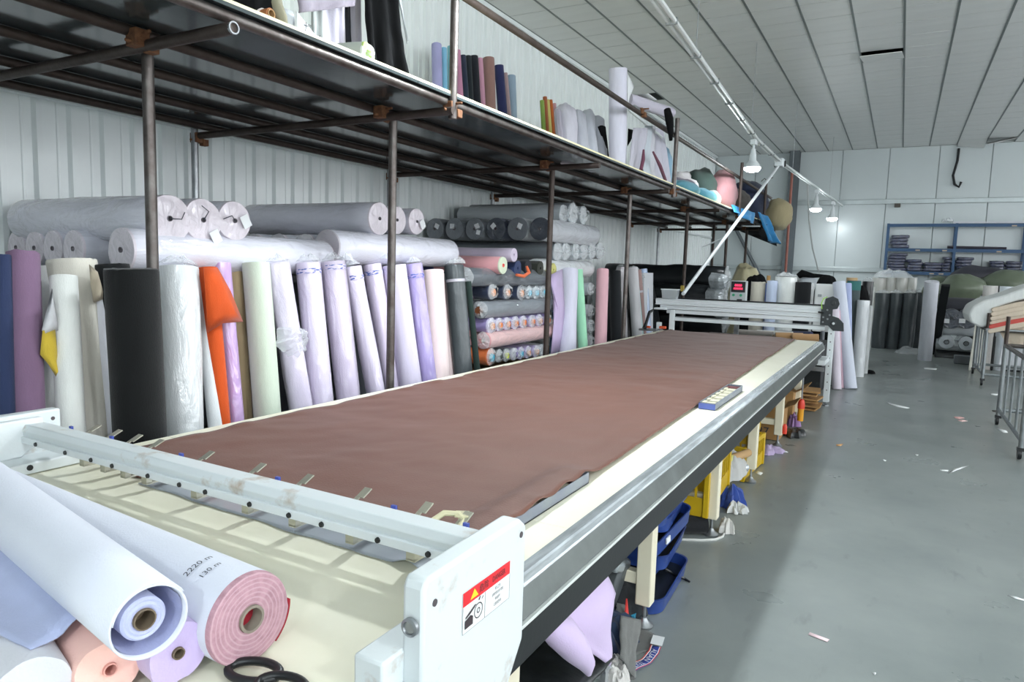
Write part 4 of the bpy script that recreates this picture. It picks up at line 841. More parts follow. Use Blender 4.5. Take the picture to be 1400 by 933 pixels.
# far heaps
def bundle(x, y, rx, ry, h, seed, m_, lb, z=DK, name='cloth_heap', cat='cloth'):
    g = G()
    def fn(u, v):
        a, t = 2*pi*u, pi*v; d = V((math.cos(a)*math.sin(t), math.sin(a)*math.sin(t), math.cos(t))); k = 1+.2*fb(d.x*1.2, d.y*1.2, d.z*1.2+seed)+.05*fb(d.x*3.5, d.y*3.5, d.z*3.5+seed)
        zz = h/2+h/2*d.z*k*1.05
        return V((x+rx*d.x*k, y+ry*d.y*k, z+max(0, zz)))
    return tag(g.grid(fn, 24, 14).build(name, m_, smooth=80), lb, cat)
for k, (px, py, rx, ry, h, c, lb) in enumerate(((935, 246, .3, .5, .34, '6a5f72', 'dusky mauve bundle right after the second guard post'), (938, 252, .26, .6, .22, '5a93a3', 'long teal bundle at the shelf edge'), (965, 262, .24, .5, .24, '4f8fa1', 'second teal bundle at the shelf edge, left of the grey one'), (975, 265, .22, .35, .26, '8f9490', 'grey bundle between teal and pink on the shelf'), (963, 248, .3, .75, .62, '20342e', 'dark green bundle behind the teal ones'), (992, 270, .3, .6, .66, 'a97c80', 'dusty pink round bundle on the shelf'), (1010, 282, .3, .9, .5, '2b231c', 'dark brown bundle right of the pink one'), (1000, 283, .2, .5, .14, '3f9ab5', 'cyan bundle at the shelf edge under the pink one'))):
    X = -2.74-.2*(k in (0, 4)); p = at_x(px, py, X); bundle(X-.08, p.y, rx*.9, ry*.9, h, 40+k, cloth(c), lb)
bundle(-3.15, 11.0, .3, .5, .5, 61, cloth('c6c2c4'), 'pale pinkish bundle behind the dark green one')
bundle(-2.95, 9.4, .12, .2, .6, 63, cloth('86a9c0'), 'light blue bundle of cloth behind the second guard post')
bundle(-2.85, 14.9, .36, .7, .8, 62, cloth('222a40'), 'dark navy bundle at the far end of the shelf')
P = [at_x(1000, 280, -2.5), at_x(1032, 291, -2.42), at_x(1003, 290, -2.44), at_x(1030, 306, -2.4)]
tag(sheet(*P, folds=2, amp=.03).build('blue_tarp', mat('blue tarp', '2f83ba', .4, var=.1, bump=.3), smooth=70, solid=.006), 'blue tarpaulin lying along the shelf edge', 'tarp')
P = [at_x(1036, 290, -2.44), at_x(1050, 296, -2.4), at_x(1050, 330, -2.38), at_x(1065, 334, -2.36)]
tag(sheet(*P, folds=1.5, amp=.05).build('blue_tarp', mat('blue tarp', ''), smooth=70, solid=.006), 'blue tarpaulin hanging over the far end of the shelf', 'tarp')
p = at_y(1068, 308, 15.5); bundle(p.x-.1, 15.55, .3, .3, .62, 71, cloth('a39878'), 'beige sack hanging over the far corner of the shelf', DK-.12, 'beige_bag', 'bag')
P = [V((-3.3, 15.62, ZD-.01)), V((-2.42, 15.62, ZD-.02)), V((-3.1, 15.66, ZD-.12)), V((-2.36, 15.66, ZD-.42))]
tag(sheet(*P, folds=1.5, amp=.03, nrm=(0, 1, 0)).build('black_rag', black_bag, smooth=70, solid=.006), 'black plastic sagging under the far end of the shelf', 'plastic')
# ================================================================== SPREADING MACHINE across the far end
SY_ = 9.30
sm = empty('spreading_machine', (-1.8, SY_, 0)); tag(sm, 'white and aluminium fabric spreading machine across the far end of the table', 'machine')
xl, xr = -2.93, -.80
def bar(prof, x0, x1, name, m_, **k): return G().prism(prof, lambda a, b, x: V((x, SY_+a, b)), x0, x1).build(name, m_, sm, smooth=20, **k)
bar([(0, 1.145), (.0, 1.165), (.012, 1.17), (.012, 1.178), (0, 1.183), (0, 1.215), (.02, 1.23), (.09, 1.23), (.10, 1.145)], xl, xr, 'upper_extrusion', alu)
bar([(.03, 1.085), (.02, 1.09), (.02, 1.11), (.03, 1.115), (.02, 1.12), (.02, 1.14), (.1, 1.14), (.1, 1.085)], xl+.06, xr, 'middle_extrusion', alu)
bar([(.05, 1.03), (.04, 1.036), (.04, 1.078), (.1, 1.078), (.1, 1.03)], xl+.15, xr, 'lower_extrusion', alu)
bar([(.02, .935), (.02, .98), (.08, .98), (.08, .935)], xl+.26, xr+.02, 'cross_rail', white_paint, bevel=.003)
bar([(.085, 1.23), (.085, 1.25), (.11, 1.25), (.11, 1.23)], xl+.3, xr+.02, 'top_strip', black_plastic)
bar([(.035, .98), (.035, .995), (.05, .995), (.05, .98)], xl+.28, xr+.02, 'thin_rod', galv)
G().lathe((xl-.002, SY_+.05, 1.19), (-1, 0, 0), [(.0, .03), (.035, .028), (.042, .01), (.042, 0)], 18).build('end_knob', black_plastic, sm)
G().span((xl-.02, SY_-.005, 1.075), (xl+.16, SY_+.1, 1.10)).build('end_bracket', white_paint, sm, bevel=.004)
for x in (xl+.2, ): G().span((x-.0, SY_+.01, .80), (x+.065, SY_+.07, 1.08)).build('upright', white_paint, sm, bevel=.004)
g = G(); g.span((-.735, SY_-.01, .05), (-.665, SY_+.05, 1.12)); lg = g.build('leg', white_paint, sm, bevel=.004)
for k in range(9): G().lathe((-.70, SY_-.011, .2+.1*k), (0, -1, 0), [(0, .001), (.008, .001), (.008, 0)], 8).build('bolt_hole', mat('dark bolt', ''), lg)
G().lathe((-.7, SY_+.02, 0), (0, 0, 1), [(0, 0), (.04, 0), (.04, .015), (.012, .03), (.012, .06)], 12).build('levelling_foot', galv, lg)
G().span((-.98, 8.72, .1), (-.92, 8.78, .62)).build('leg', white_paint, sm, bevel=.004)
G().span((-.97, 8.78, .56), (-.70, SY_, .62)).build('side_rail', white_paint, sm, bevel=.004)
G().span((-2.9, SY_-.01, .0), (-2.84, SY_+.05, .9)).build('leg', white_paint, sm, bevel=.004)
G().span((-2.7, SY_+.02, .42), (-.75, SY_+.06, .47)).build('lower_rail', galv, sm, smooth=0)
pf = [(-.03, 1.12), (-.03, 1.23), (.0, 1.25), (.01, 1.33), (.09, 1.36), (.15, 1.33), (.17, 1.27), (.15, 1.21), (.1, 1.2), (.1, 1.12), (.17, 1.1), (.23, 1.04), (.24, .94), (.12, .94), (.06, 1.0), (-.03, 1.0)]
ep = G().prism([(x, z) for x, z in pf], lambda a, b, w: V((xr+a-.0, SY_+w, b)), -.035, -.015).build('side_plate', mat('graphite plate', '34383b', .4, .3), sm, smooth=0, bevel=.003)
for x, z, r in ((.04, 1.19, .012), (.0, 1.1, .012), (.05, 1.08, .012), (.0, 1.04, .012), (.07, 1.13, .012), (.12, 1.03, .035), (.1, 1.28, .03)):
    G().lathe((xr+x, SY_-.036, z), (0, -1, 0), [(0, .006), (r*.8, .006), (r, 0)], 12).build('bolt', galv if r < .02 else mat('graphite plate', ''), ep)
G().lathe((xr+.12, SY_-.043, 1.03), (0, -1, 0), [(0, .005), (.014, .005), (.016, 0)], 10).build('bolt', white_paint, ep)
G().tube([(xr-.02, SY_-.05, 1.2), (xr-.03, SY_-.06, 1.27), (xr-.01, SY_-.06, 1.33), (xr+.03, SY_-.05, 1.35)], .006, 6).build('green_wire', mat('green wire', '9fd84a', .4), sm)
G().tube([(xr-.06, SY_-.03, 1.16), (xr+.0, SY_-.05, 1.15)], .012, 8).build('lock_knob', black_plastic, sm)
a = [at_y(891, 425, 9.1), at_y(886, 435, 9.05), at_y(881, 448, 9.0)]
g = G(); g.tube([at_y(893, 424, 9.15), at_y(888, 427, 9.1), at_y(884, 440, 9.05), at_y(881, 449, 9.0)], [.015, .022, .02, .03], 8); hd = g.build('crank_arm', black_plastic, sm, smooth=60)
g = G(); p = at_y(886, 440, 9.03); g.box(p+V((.02, -.02, -.07)), (.05, .05, .03)); g.build('grip', mat('orange grip', 'd0542c', .5), hd, bevel=.01)
pp = at_y(890, 455, 9.1); G().span((pp.x-.16, 9.05, .79), (pp.x+.12, 9.25, .815)).build('side_tray', galv, sm, bevel=.004)
p = at_y(906, 449, 9.2); tag(G().box((p.x, p.y, .84), (.09, .05, .035)).build('small_switch', mat('orange grip', ''), bevel=.008), 'small orange and white gadget beside the machine crank', 'gadget')
# control box
p = at_y(1009, 400, 10.0); cbx = empty('control_box', (p.x, p.y, 1.0)); tag(cbx, 'grey control box with red number display and green buttons behind the machine', 'control box')
G().box((p.x, p.y+.05, 1.29), (.22, .1, .42)).build('case', mat('control grey', 'b9bfc0', .4), cbx, bevel=.008)
G().box((p.x, p.y-.004, 1.415), (.19, .012, .15)).build('display_bezel', black_plastic, cbx, bevel=.003)
red = mat('red display digits', 'ff3560', .5, var=0, emit=2.2)
for k in (0, 1):
    g = G(); write(g, '8888' if k == 0 else '888888', .05 if k == 0 else .042, lambda a, b: V((p.x+.0+a, p.y-.0115, 1.435-.045*k+b))); g.build('display_digits', red, cbx, smooth=0)
for k in range(2): G().lathe((p.x-.06+.1*k, p.y, 1.30), (0, -1, 0), [(0, .012), (.018, .012), (.02, 0)], 12).build('green_button', mat('green button', '3c9a73', .4), cbx)
g = G(); g.span((p.x-.01, p.y-.004, 1.18), (p.x+.06, p.y, 1.245)); g.span((p.x+.005, p.y-.006, 1.19), (p.x+.045, p.y-.003, 1.232)); g.build('key_pad', black_plastic, cbx, smooth=0)
G().span((p.x-.03, p.y+.02, 0), (p.x+.03, p.y+.08, 1.08)).build('stand', galv, cbx, smooth=0)
# plastic tub standing on the beam
p = V((-2.745, SY_+.05, 1.232)); tub = empty('plastic_tub', p); tag(tub, 'translucent plastic tub standing on the left end of the machine beam', 'tub')
g = G(); w0, w1, h = .095, .11, .13
vv = [V((p.x+sx*w0, p.y+sy*.05, p.z)) for sx, sy in ((-1, -1), (1, -1), (1, 1), (-1, 1))]+[V((p.x+sx*w1, p.y+sy*.058, p.z+h)) for sx, sy in ((-1, -1), (1, -1), (1, 1), (-1, 1))]
g.add(vv, [(0, 1, 2, 3), (0, 1, 5, 4), (1, 2, 6, 5), (2, 3, 7, 6), (3, 0, 4, 7)]); g.build('body', mat('cloudy plastic', 'c6ccd0', .25, alpha=.55, var=0), tub, smooth=0, solid=.003)
g = G(); g.span((p.x-w1-.008, p.y-.066, p.z+h-.012), (p.x+w1+.008, p.y-.056, p.z+h)); g.span((p.x-w1-.008, p.y+.056, p.z+h-.012), (p.x+w1+.008, p.y+.066, p.z+h)); g.span((p.x-w1-.008, p.y-.06, p.z+h-.012), (p.x-w1, p.y+.06, p.z+h)); g.span((p.x+w1, p.y-.06, p.z+h-.012), (p.x+w1+.008, p.y+.06, p.z+h)); g.build('rim', mat('cloudy white', 'e1e6e8', .4), tub, smooth=0)
G().span((p.x+.03, p.y-.03, p.z+.004), (p.x+.075, p.y+.03, p.z+.11)).build('spool', mat('pale cream spool', 'd8dcc4', .6), tub, bevel=.008)
p = at_y(931, 388, 9.6); tag(G().box((p.x, p.y, 1.42), (.05, .05, .09)).build('yellow_tag', mat('ochre card', 'a8923f', .7), bevel=.005).__class__ and bpy.data.objects['yellow_tag'], 'small ochre card tied to the post behind the plastic tub', 'tag'); bpy.data.objects['yellow_tag'].location = (-2.955, 10.69, 1.30)

# ================================================================== STOCK BEHIND THE MACHINE
for k, (y, z, R, x0, x1, lb) in enumerate(((11.6, .30, .26, -4.7, -2.75, 'lowest black plastic wrapped bale behind the machine'), (12.2, .78, .26, -4.7, -2.6, 'middle black plastic wrapped bale behind the machine'), (11.7, 1.16, .24, -4.7, -2.55, 'front bale of the black plastic pile, slanting pole before it'), (12.1, 1.5, .22, -4.75, -2.6, 'topmost black plastic wrapped bale below the far shelf'))):
    roll('plastic_bale', (x0, y, z), (x1, y, z), R, black_bag, lb, lump=.05, tuft=1, cat='bale', core=.1, rings=12)
for k, (px, py, lb) in enumerate(((990, 385, 'upper'), (985, 405, 'middle'), (997, 425, 'lower'))):
    p = at_y(px, py, 11.5); g = G(); g.lathe((p.x, p.y, p.z), (1, -.3, 0), [(0, .05), (.05, .03), (.09, .02), (.12, -.04), (.14, -.2)], 18)
    for i, v in enumerate(g.v): g.v[i] = v+V((.03*fb(v.x*9, v.y*9, v.z*9), .03*fb(v.x*8, v.z*8, 3), .02*fb(v.y*9, v.z*9, 6)))
    tag(g.build('silver_film', mat('crumpled silver film', 'a9afb2', .2, .3, .3, 9, 1, 18), smooth=0), 'crumpled silver plastic end of the black bales, %s one' % lb, 'plastic')
tag(heap(at_x(860, 395, -3.7).x, at_x(860, 395, -3.7).y, .0, .5, .9, 1.62, 81, .2).build('black_tarp_heap', black_bag, smooth=60), 'black plastic covered heap left of the black bales', 'heap')
p = at_x(857, 375, -3.5); tag(heap(p.x, p.y, 1.5, .22, .22, .12, 82, .5).build('plastic_scrap', clear, smooth=0), 'crumpled clear plastic lying on the black heap beyond the fourth post', 'plastic')
ylw = cloth('b3aa86'); p = at_y(1020, 380, 14); tag(heap(p.x, 14, 0, .4, .4, 1.75, 83, .25).build('yellowish_bag', mat('yellowish film', 'bdb594', .35, bump=.6, bs=14), smooth=60), 'tall yellowish plastic covered heap behind the control box', 'heap')
P = [at_y(1020, 372, 13), at_y(1043, 382, 13), at_y(1020, 384, 12.9), at_y(1042, 386, 12.9)]; tag(heap(P[0].lerp(P[1], .5).x, 13.2, 0, .3, .3, 1.58, 84, .2).build('black_cloth_heap', blk, smooth=60), 'black cloth on a pile behind the control box, below the shelf end', 'cloth')
def fstand(px, pt, ybase, wpx, col, label, lean=0, top=None, **k):
    t = at_y(px, pt, ybase); R = wpx/2*depth(t)/F; m_ = col if not isinstance(col, str) else cloth(col, k.pop('wrap', False))
    k.pop('wrap', None); return roll('fabric_roll', (t.x+lean, ybase+k.pop('dy', 0), .004), t, R, m_, label, **k)
fstand(1037, 386, 12.2, 19, 'c6c1b3', 'cream roll with knotted top right of the control box', tuft=0, ragged=.02)
fstand(1049, 388, 12.6, 16, '6179b5', 'blue roll between the cream and the pale blue roll', lean=-.05)
fstand(1056, 384, 12.1, 14, 'c3cfe6', 'pale blue roll behind the machine beam')
fstand(1075, 379, 12.3, 29, 'd3d7d4', 'white roll in clear plastic behind the red oxide pipe', wrap=True, tuft=1)
p = at_y(1050, 383, 13); fstand(1051, 377, 13.2, 5, 'b9935f', 'thin tan tube behind the blue roll')
fstand(1098, 386, 12.3, 22, '17191c', 'black roll behind the machine beam', ragged=.01)
fstand(1110, 388, 12.7, 7, 'b3b6b6', 'thin silver roll right of the black one', wrap=True)
p = at_y(1085, 376, 13.4); tag(G().tube([at_y(1062, 377, 13.4), at_y(1075, 376, 13.4), at_y(1092, 384, 13.3)], [.03, .05, .04], 8).build('grey_rag', cloth('8f9392'), smooth=60), 'grey cloth strip laid over the rolls by the pipe', 'rag')
tag(G().tube([at_y(1091, 378, 13.6), at_y(1097, 374, 13.6), at_y(1112, 377, 13.6), at_y(1135, 378, 13.6)], [.05, .07, .04, .02], 8).build('black_rag', blk, smooth=60), 'thin black cloth stretched over the stock behind the black roll', 'rag')
fstand(1103, 378, 13.8, 26, 'c4cbd0', 'pale roll under the stretched thin black cloth')
p = at_y(1131, 376, 13.2); tag(heap(p.x, 13.2, 0, .28, .3, 1.62, 88, .12).build('black_cloth_heap', blk, smooth=60), 'pointed black cloth heap behind the white board', 'cloth')
a, b = at_y(1115, 388, 11.6), at_y(1145, 388, 11.6); o = G().span((a.x, 11.6, .75), (b.x, 11.64, a.z)).build('white_box', mat('white box card', 'eef0ee', .6, var=0)); tag(o, 'white electric box behind the right end of the machine', 'box')
G().span((a.x, 11.595, .75), (a.x+.012, 11.6, a.z)).build('edge', mat('pale edge', 'c3c8c6', .5), o, smooth=0)
g = G(); write(g, 'ABC', .04, lambda u, v: V((a.x+.07+u, 11.597, a.z-.17+v))); write(g, '123', .03, lambda u, v: V((a.x+.07+u, 11.597, a.z-.205+v))); bpy.data.objects.remove(g.build('x', ink)) 
G().span((a.x+.045, 11.594, a.z-.2), (a.x+.1, 11.6, a.z-.16)).build('grey_plate', mat('grey plate', 'a9adad', .5), o, smooth=0)
G().tube([((a.x+b.x)/2, 11.62, 0), ((a.x+b.x)/2, 11.62, .76)], .03, 8).build('stand', galv, o)
for k in range(3): p = at_y(1010+25*k, 440, 10.6); roll('fabric_roll', (p.x, 10.6+.1*k, .72), (p.x+.5, 10.55, .72+.02*k), .06, (cloth('8f8a84'), cloth('c8c8c4'), cloth('2a3352'))[k], ('grey', 'pale', 'navy')[k]+' roll lying behind the machine legs, seen below the beam', core_col=card)
tag(G().span((-2.6, 10.2, 0), (-.85, 11.2, .66)).build('low_table', black_metal, bevel=.01), 'dark low table behind the machine carrying loose rolls', 'table')
fb_ = at_y(1092, 450, 10.5)
for k in range(2): roll('fabric_roll', (-1.50+.22*k, 10.4, .725), (-1.15+.2*k, 10.5, .735), .06, cloth('b58f66'), ('brown paper roll below the beam, the longer one', 'brown paper roll below the beam next to the side plate')[k], core_col=card)
# leaning rolls at the right end of the machine
def lean(pt, yt, pb, R, col, label, **k):
    t = at_y(*pt, yt); b = at_z(*pb, 0.0); b.z = .004; return roll('fabric_roll', b, t, R, cloth(col) if isinstance(col, str) else col, label, **k)
lean((1147, 386), 11.25, (1163, 532), .085, 'cdd2df', 'pale lavender white roll leaning at the right end of the machine, the largest', lump=.02)
lean((1158, 388), 11.5, (1158, 528), .065, 'a9b3d6', 'periwinkle roll squeezed between the leaning pale roll and the green board')
lean((1141, 420), 11.0, (1144, 533), .06, 'd6cdd8', 'slim pinkish white roll leaning beside the machine leg')
lean((1146, 425), 11.1, (1151, 531), .03, 'd9b9c6', 'thin pink roll between the leaning white rolls')
g = fstand(1168, 384, 12.6, 17, '4b5557', 'grey green roll with a teal top band', lump=.006, band=(.90, .995, mat('teal band', '2d6a68', .7)))
fstand(1165, 380, 13.6, 14, 'bfa37c', 'brown tube top behind the teal banded roll')
fstand(1181, 411, 12.4, 16, 'c9cdd0', 'glossy white plastic roll right of the grey green one', wrap=True)
fstand(1189, 418, 12.9, 9, 'b9bcbc', 'pale roll behind the glossy white one')
fstand(1187, 385, 14.5, 14, black_bag, 'black plastic wrapped roll behind the glossy white one', tuft=1)
p = at_y(1177, 392, 14); tag(heap(p.x, 14, 0, .22, .3, 1.45, 93, .2).build('black_cloth_heap', blk, smooth=60), 'black cloth pile right of the teal banded roll', 'cloth')
p = at_z(1190, 511, 0); tag(heap(p.x, p.y, .002, .08, .06, .05, 95, .4).build('black_scrap', blk, smooth=60), 'black scrap on the floor at the foot of the glossy white roll', 'scrap')
# wrapped rolls by the back wall
for k, (px, w_) in enumerate(((1203, 18), (1219, 14), (1234, 17), (1247, 13))):
    fstand(px, 380, 18.6, w_, 'c9c8c1', 'cream wrapped roll behind the dark grey ones, %s from the left' % nth[k], wrap=True, lump=.02)
fstand(1192, 392, 17.2, 9, 'c4c8c4', 'whitish roll left of the dark plastic wrapped rolls', wrap=True)
p = at_y(1221, 374, 18.5); g = heap(p.x, 18.6, 1.62, .4, .22, .15, 97, .7, nr=9, na=34); tag(g.build('plastic_scrap', clear, smooth=0), 'big crumpled clear plastic on top of the cream wrapped rolls', 'plastic')
for k, (px, w_) in enumerate(((1207, 18), (1226, 16), (1245, 18))):
    fstand(px, 401, 17.9, w_, grey_film, 'dark grey plastic wrapped roll standing at the back, %s of three' % ('left', 'middle', 'right')[k], lump=.04, tuft=1, rings=12)
fstand(1258, 400, 18.6, 12, grey_film, 'slim dark plastic roll behind the tall white one', tuft=1)
p = at_z(1243, 484, 0); tag(heap(p.x+.05, p.y, .002, .3, .16, .12, 99, .5).build('plastic_scrap', clear, smooth=0), 'crumpled clear plastic on the floor before the dark wrapped rolls', 'plastic')
lean((1274, 385), 15.5, (1264, 493), .125, 'ccced6', 'tall white roll standing in the aisle at the back', core=.2)
t = at_y(1293, 390, 15.9); b = at_z(1277, 485, 0); g = G(); d = (t-b); g.box((t+b)/2, (.15, .06, d.length), d.to_track_quat('Z', 'Y').to_matrix()); tag(g.build('black_board', black_plastic, bevel=.005), 'black board leaning right of the tall white roll', 'board')
# lying stack right of the aisle
q0 = 17.0
def lay(x0, x1, pz, y, R, m_, lb, **k): p = at_y(1300, pz, y); roll('fabric_roll', (x0, y, p.z), (x1, y, p.z), R, m_, lb, lump=.02, **k)
X0 = at_y(1281, 450, q0).x; X1 = at_y(1336, 450, q0).x+.5
lay(X0, X1, 488, 16.9, .17, black_bag, 'black plastic roll at the bottom of the stack right of the aisle'); lay(X0, X1, 472, 16.85, .12, cloth('b5babd', True), 'white wrapped roll on the black one in the right stack')
lay(X0+.1, X1, 447, 16.9, .17, cloth('b5babd', True), 'thick white wrapped roll in the middle of the right stack')
lay(X0+.1, X1, 418, 17.0, .17, cloth('3a3b41'), 'dark grey roll on top of the right stack, under the green sacks')
for k, (px, py, c) in enumerate(((1301, 436, gy), (1323, 436, gy), (1294, 468, sil), (1321, 470, sil))):
    p = at_y(px, py, 16.65); r = roll('fabric_roll', p+V((0, .9, 0)), p, .20 if k < 2 else .14, c, '%s roll end in the right stack, %s' % (('dark tagged', 'dark tagged', 'pale', 'pale')[k], ('upper left', 'upper right', 'lower left', 'lower right')[k]), end=dk if k < 2 else sil, core=.12 if k < 2 else .35, core_col=black_plastic)
    if k < 2: G().box((-.09, -.05, .91), (.11, .09, .003)).build('paper_tag', paper, r, smooth=0)
green = mat('green woven sack', '66705e', .4, 0, .12, 5, .5, 8)
def blob(name, px, py, y, rx, ry, rz, seed, m_, lb, cat):
    p = at_y(px, py, y); g = G(); nu, nv = 22, 12
    def fn(u, v):
        a, t = 2*pi*u, pi*v; d = V((math.cos(a)*math.sin(t), math.sin(a)*math.sin(t), math.cos(t))); k = 1+.22*fb(d.x*1.3, d.y*1.3, d.z*1.3+seed)+.05*fb(d.x*4, d.y*4, d.z*4+seed)
        return p+V((rx*d.x*k, ry*d.y*k, rz*d.z*k))
    return tag(g.grid(fn, nu, nv).build(name, m_, smooth=80), lb, cat)
blob('green_sack', 1314, 396, 17.3, .44, .35, .31, 1, green, 'olive green sack lying on the dark roll of the right stack', 'sack')
blob('green_sack', 1380, 392, 17.8, .55, .4, .34, 5, green, 'large olive green sack behind the white sheets on the trolley', 'sack')
blob('green_sack', 1283, 400, 17.6, .3, .3, .34, 7, green, 'green sack half hidden behind the black board', 'sack')
blob('dark_sack', 1340, 385, 18.0, .6, .3, .32, 9, mat('dark violet sack', '373741', .5, bump=.4, bs=9), 'dark sack below the blue shelf between the green ones', 'sack')
tag(G().span((1.2, 17.9, 0), (3.6, 18.6, 1.15)).build('low_table', black_metal, bevel=.01), 'dark low platform under the sacks below the blue shelf', 'table')
p = at_z(1318, 498, 0); g = G(); g.span((p.x-.17, p.y-.1, 0), (p.x+.17, p.y+.14, .16)); tag(g.build('grey_crate', mat('grey crate', '5f6467', .5), bevel=.015), 'small grey box on the floor before the right stack', 'box')
# blue shelf on the back wall
bs = empty('blue_shelf', (1.3, 20.75, 1.7)); tag(bs, 'blue steel wall shelf with navy garment packs on the back wall', 'shelf')
blue = mat('blue shelf paint', '2b4d70', .45, .1, .1, 6); ZS = (1.76, 2.34, 2.96)
xa, xm, xb = -.40, 1.09, 2.52
for x in (xa, xm, xb, 3.95):
    for y in (20.45, 20.9): G().span((x-.03, y-.02, 1.45 if x != xa else 1.7), (x+.03, y+.02, 3.0)).build('post', blue, bs, smooth=0)
for z in ZS:
    for x0, x1 in ((xa, xm), (xm, xb), (xb, 3.95)):
        G().span((x0+.03, 20.43, z-.05), (x1-.03, 20.46, z+.03)).build('beam', blue, bs, smooth=0)
        if z < 2.9: G().span((x0+.03, 20.46, z), (x1-.03, 20.9, z+.02)).build('shelf_plate', blue, bs, smooth=0)
for x, z in ((.25, 2.33), (.83, 2.33), (1.95, 2.32), (.8, 1.75), (.6, 1.75), (2.2, 2.94)): G().span((x, 20.425, z-.02), (x+.1, 20.43, z+.01)).build('shelf_label', mat('shelf sticker', 'b9a892', .7), bs, smooth=0)
navy_pack = mat('navy garment in plastic', '252c4d', .35, 0, .5, 22, .8, 30, coat=.9, cs=22)
def packs(x, w_, z, h, n, tagtxt):
    for k in range(n):
        zz = z+.02+h*k; g = G(); dx = random.uniform(-.03, .03)
        def fn(u, v, zz=zz): 
            a = 2*pi*u; sx = math.copysign(abs(math.cos(a))**.5, math.cos(a)); sy = math.copysign(abs(math.sin(a))**.5, math.sin(a)); t = (0, .93, 1, 1, .95, 0)[round(v*5)]
            return V((x+dx+w_/2*sx*t*(1+.06*fb(a, k, x)), 20.66+.17*sy*t, zz+h*(0, .05, .35, .68, .95, 1)[round(v*5)]*(1+.15*fb(u*5, v, x+k))))
        tag(g.grid(fn, 20, 5).build('garment_pack', navy_pack, smooth=50), 'navy garment pack, %s from bottom, %s' % (nth[k], tagtxt), 'clothes', 'navy garment packs on the blue shelf')
packs(-.13, .42, 2.36, .083, 4, 'only pile on the upper blue shelf')
for x, w_, n, tx in ((-.14, .42, 6, 'leftmost pile of lower board'), (.27, .34, 4, 'second pile from the left on the lower board'), (.66, .42, 3, 'third and widest pile on the lower board'), (.97, .2, 5, 'pile left of the middle blue post'), (1.32, .36, 5, 'pile right of the middle blue post'), (1.72, .34, 2, 'lowest pile of the right bay'), (2.02, .3, 4, 'second pile from the right'), (2.32, .34, 4, 'rightmost pile in view')):
    packs(x, w_, 1.78, .075, n, tx)
tag(G().tube([at_y(1295, 338, 20.6), at_y(1376, 340, 20.6)], .035, 8).build('dark_bar', mat('dark violet bar', '3d3a44', .5), smooth=40), 'dark bar lying on the upper board of the blue shelf', 'bar')
tag(G().span((1.0, 20.5, 3.0), (2.5, 20.85, 3.05)).build('board', mat('pale board', ''), smooth=0), 'pale board lying on top of the blue shelf', 'board')
p = at_y(1298, 306, 20.6); tag(heap(p.x-.02, 20.6, 3.05, .13, .12, .08, 120, .5).build('plastic_scrap', clear, smooth=0), 'small bunch of plastic on the blue shelf top', 'plastic')
# ================================================================== TROLLEYS ON THE RIGHT
grey_tube = mat('grey steel tube', '8b9193', .4, .6, .15, 8)
def trolley(name, x0, x1, y0, y1, h, stub, label):
    e = empty(name, ((x0+x1)/2, (y0+y1)/2, 0)); tag(e, label, 'trolley')
    for x in (x0, x1):
        for y in (y0, y1):
            p = G().tube([(x, y, .1), (x, y, h)], .024, 10).build('post', grey_tube, e)
            G().tube([(x, y, h-.12), (x, y, h+stub)], .02, 8).build('stub', pipe2, p)
            c = G(); c.lathe((x-.02, y+.02, .055), (1, 0, 0), [(0, 0), (.05, 0), (.055, .012), (.05, .03), (0, .03)], 14); c.box((x, y, .1), (.06, .05, .03)); c.build('caster', black_plastic, p)
    for z in (.18, h):
        for x in (x0, x1): G().tube([(x, y0, z), (x, y1, z)], .022, 8).build('side_tube', grey_tube if z < .5 else pipe, e)
        for y in (y0, y1): G().tube([(x0, y, z), (x1, y, z)], .022, 8).build('end_tube', grey_tube if z < .5 else pipe, e)
    for k in range(1, 4):
        G().tube([(x0, y0+(y1-y0)*k/4, .18), (x0, y0+(y1-y0)*k/4, h)], .012, 6).build('side_bar', grey_tube, e)
        G().tube([(x0+(x1-x0)*k/4, y0, .18), (x0+(x1-x0)*k/4, y0, h)], .012, 6).build('side_bar', grey_tube, e)
    return e
trolley('stock_trolley', 1.20, 2.15, 12.7, 14.2, .86, .26, 'grey steel trolley with dark stub posts carrying folded pale cloth')
G().span((1.18, 12.68, .86), (2.17, 14.22, .885)).build('deck', grey_tube, bpy.data.objects['stock_trolley'], smooth=0)
trolley('stock_trolley', 1.06, 2.0, 7.6, 9.3, .90, .32, 'grey steel trolley cut by the right edge of the photo')
def foldpile(x0, x1, y0, y1, z, n, h, seed, m_, lb, name='folded_cloth'):
    g = G()
    for k in range(n):
        a, b = x0+random.uniform(-.06, .02), x1; zz = z+k*h; d = random.uniform(-.05, .03)
        def fn(u, v, a=a, zz=zz, k=k, d=d):
            t = 2*pi*v; y = y0+d+(y1-y0)*u
            cx_ = a+(b-a)*(.5-.5*math.cos(t)); r = h*.52*math.copysign(abs(math.sin(t))**.6, math.sin(t))
            return V((cx_+.03*fb(u*3, v*2, seed+k), y+.03*fb(v*3, k, seed), zz+h/2+r+.012*fb(u*4, v*4, seed+k)))
        g.grid(fn, 12, 20)
    return tag(g.build(name, m_, smooth=60), lb, 'cloth')
bei = cloth('cfc0ad'); wc = cloth('dcdfdd')
def slab(name, poly, y0, y1, m_, lb, bev=.03):
    pts = [at_y(a, b, 12.75) for a, b in poly]; g = G(); g.prism([(p.x, p.z) for p in pts], lambda a, b, w: V((a+.02*math.sin(w*5), w, b)), y0, y1)
    return tag(g.build(name, m_, smooth=80, bevel=bev), lb, 'cloth')
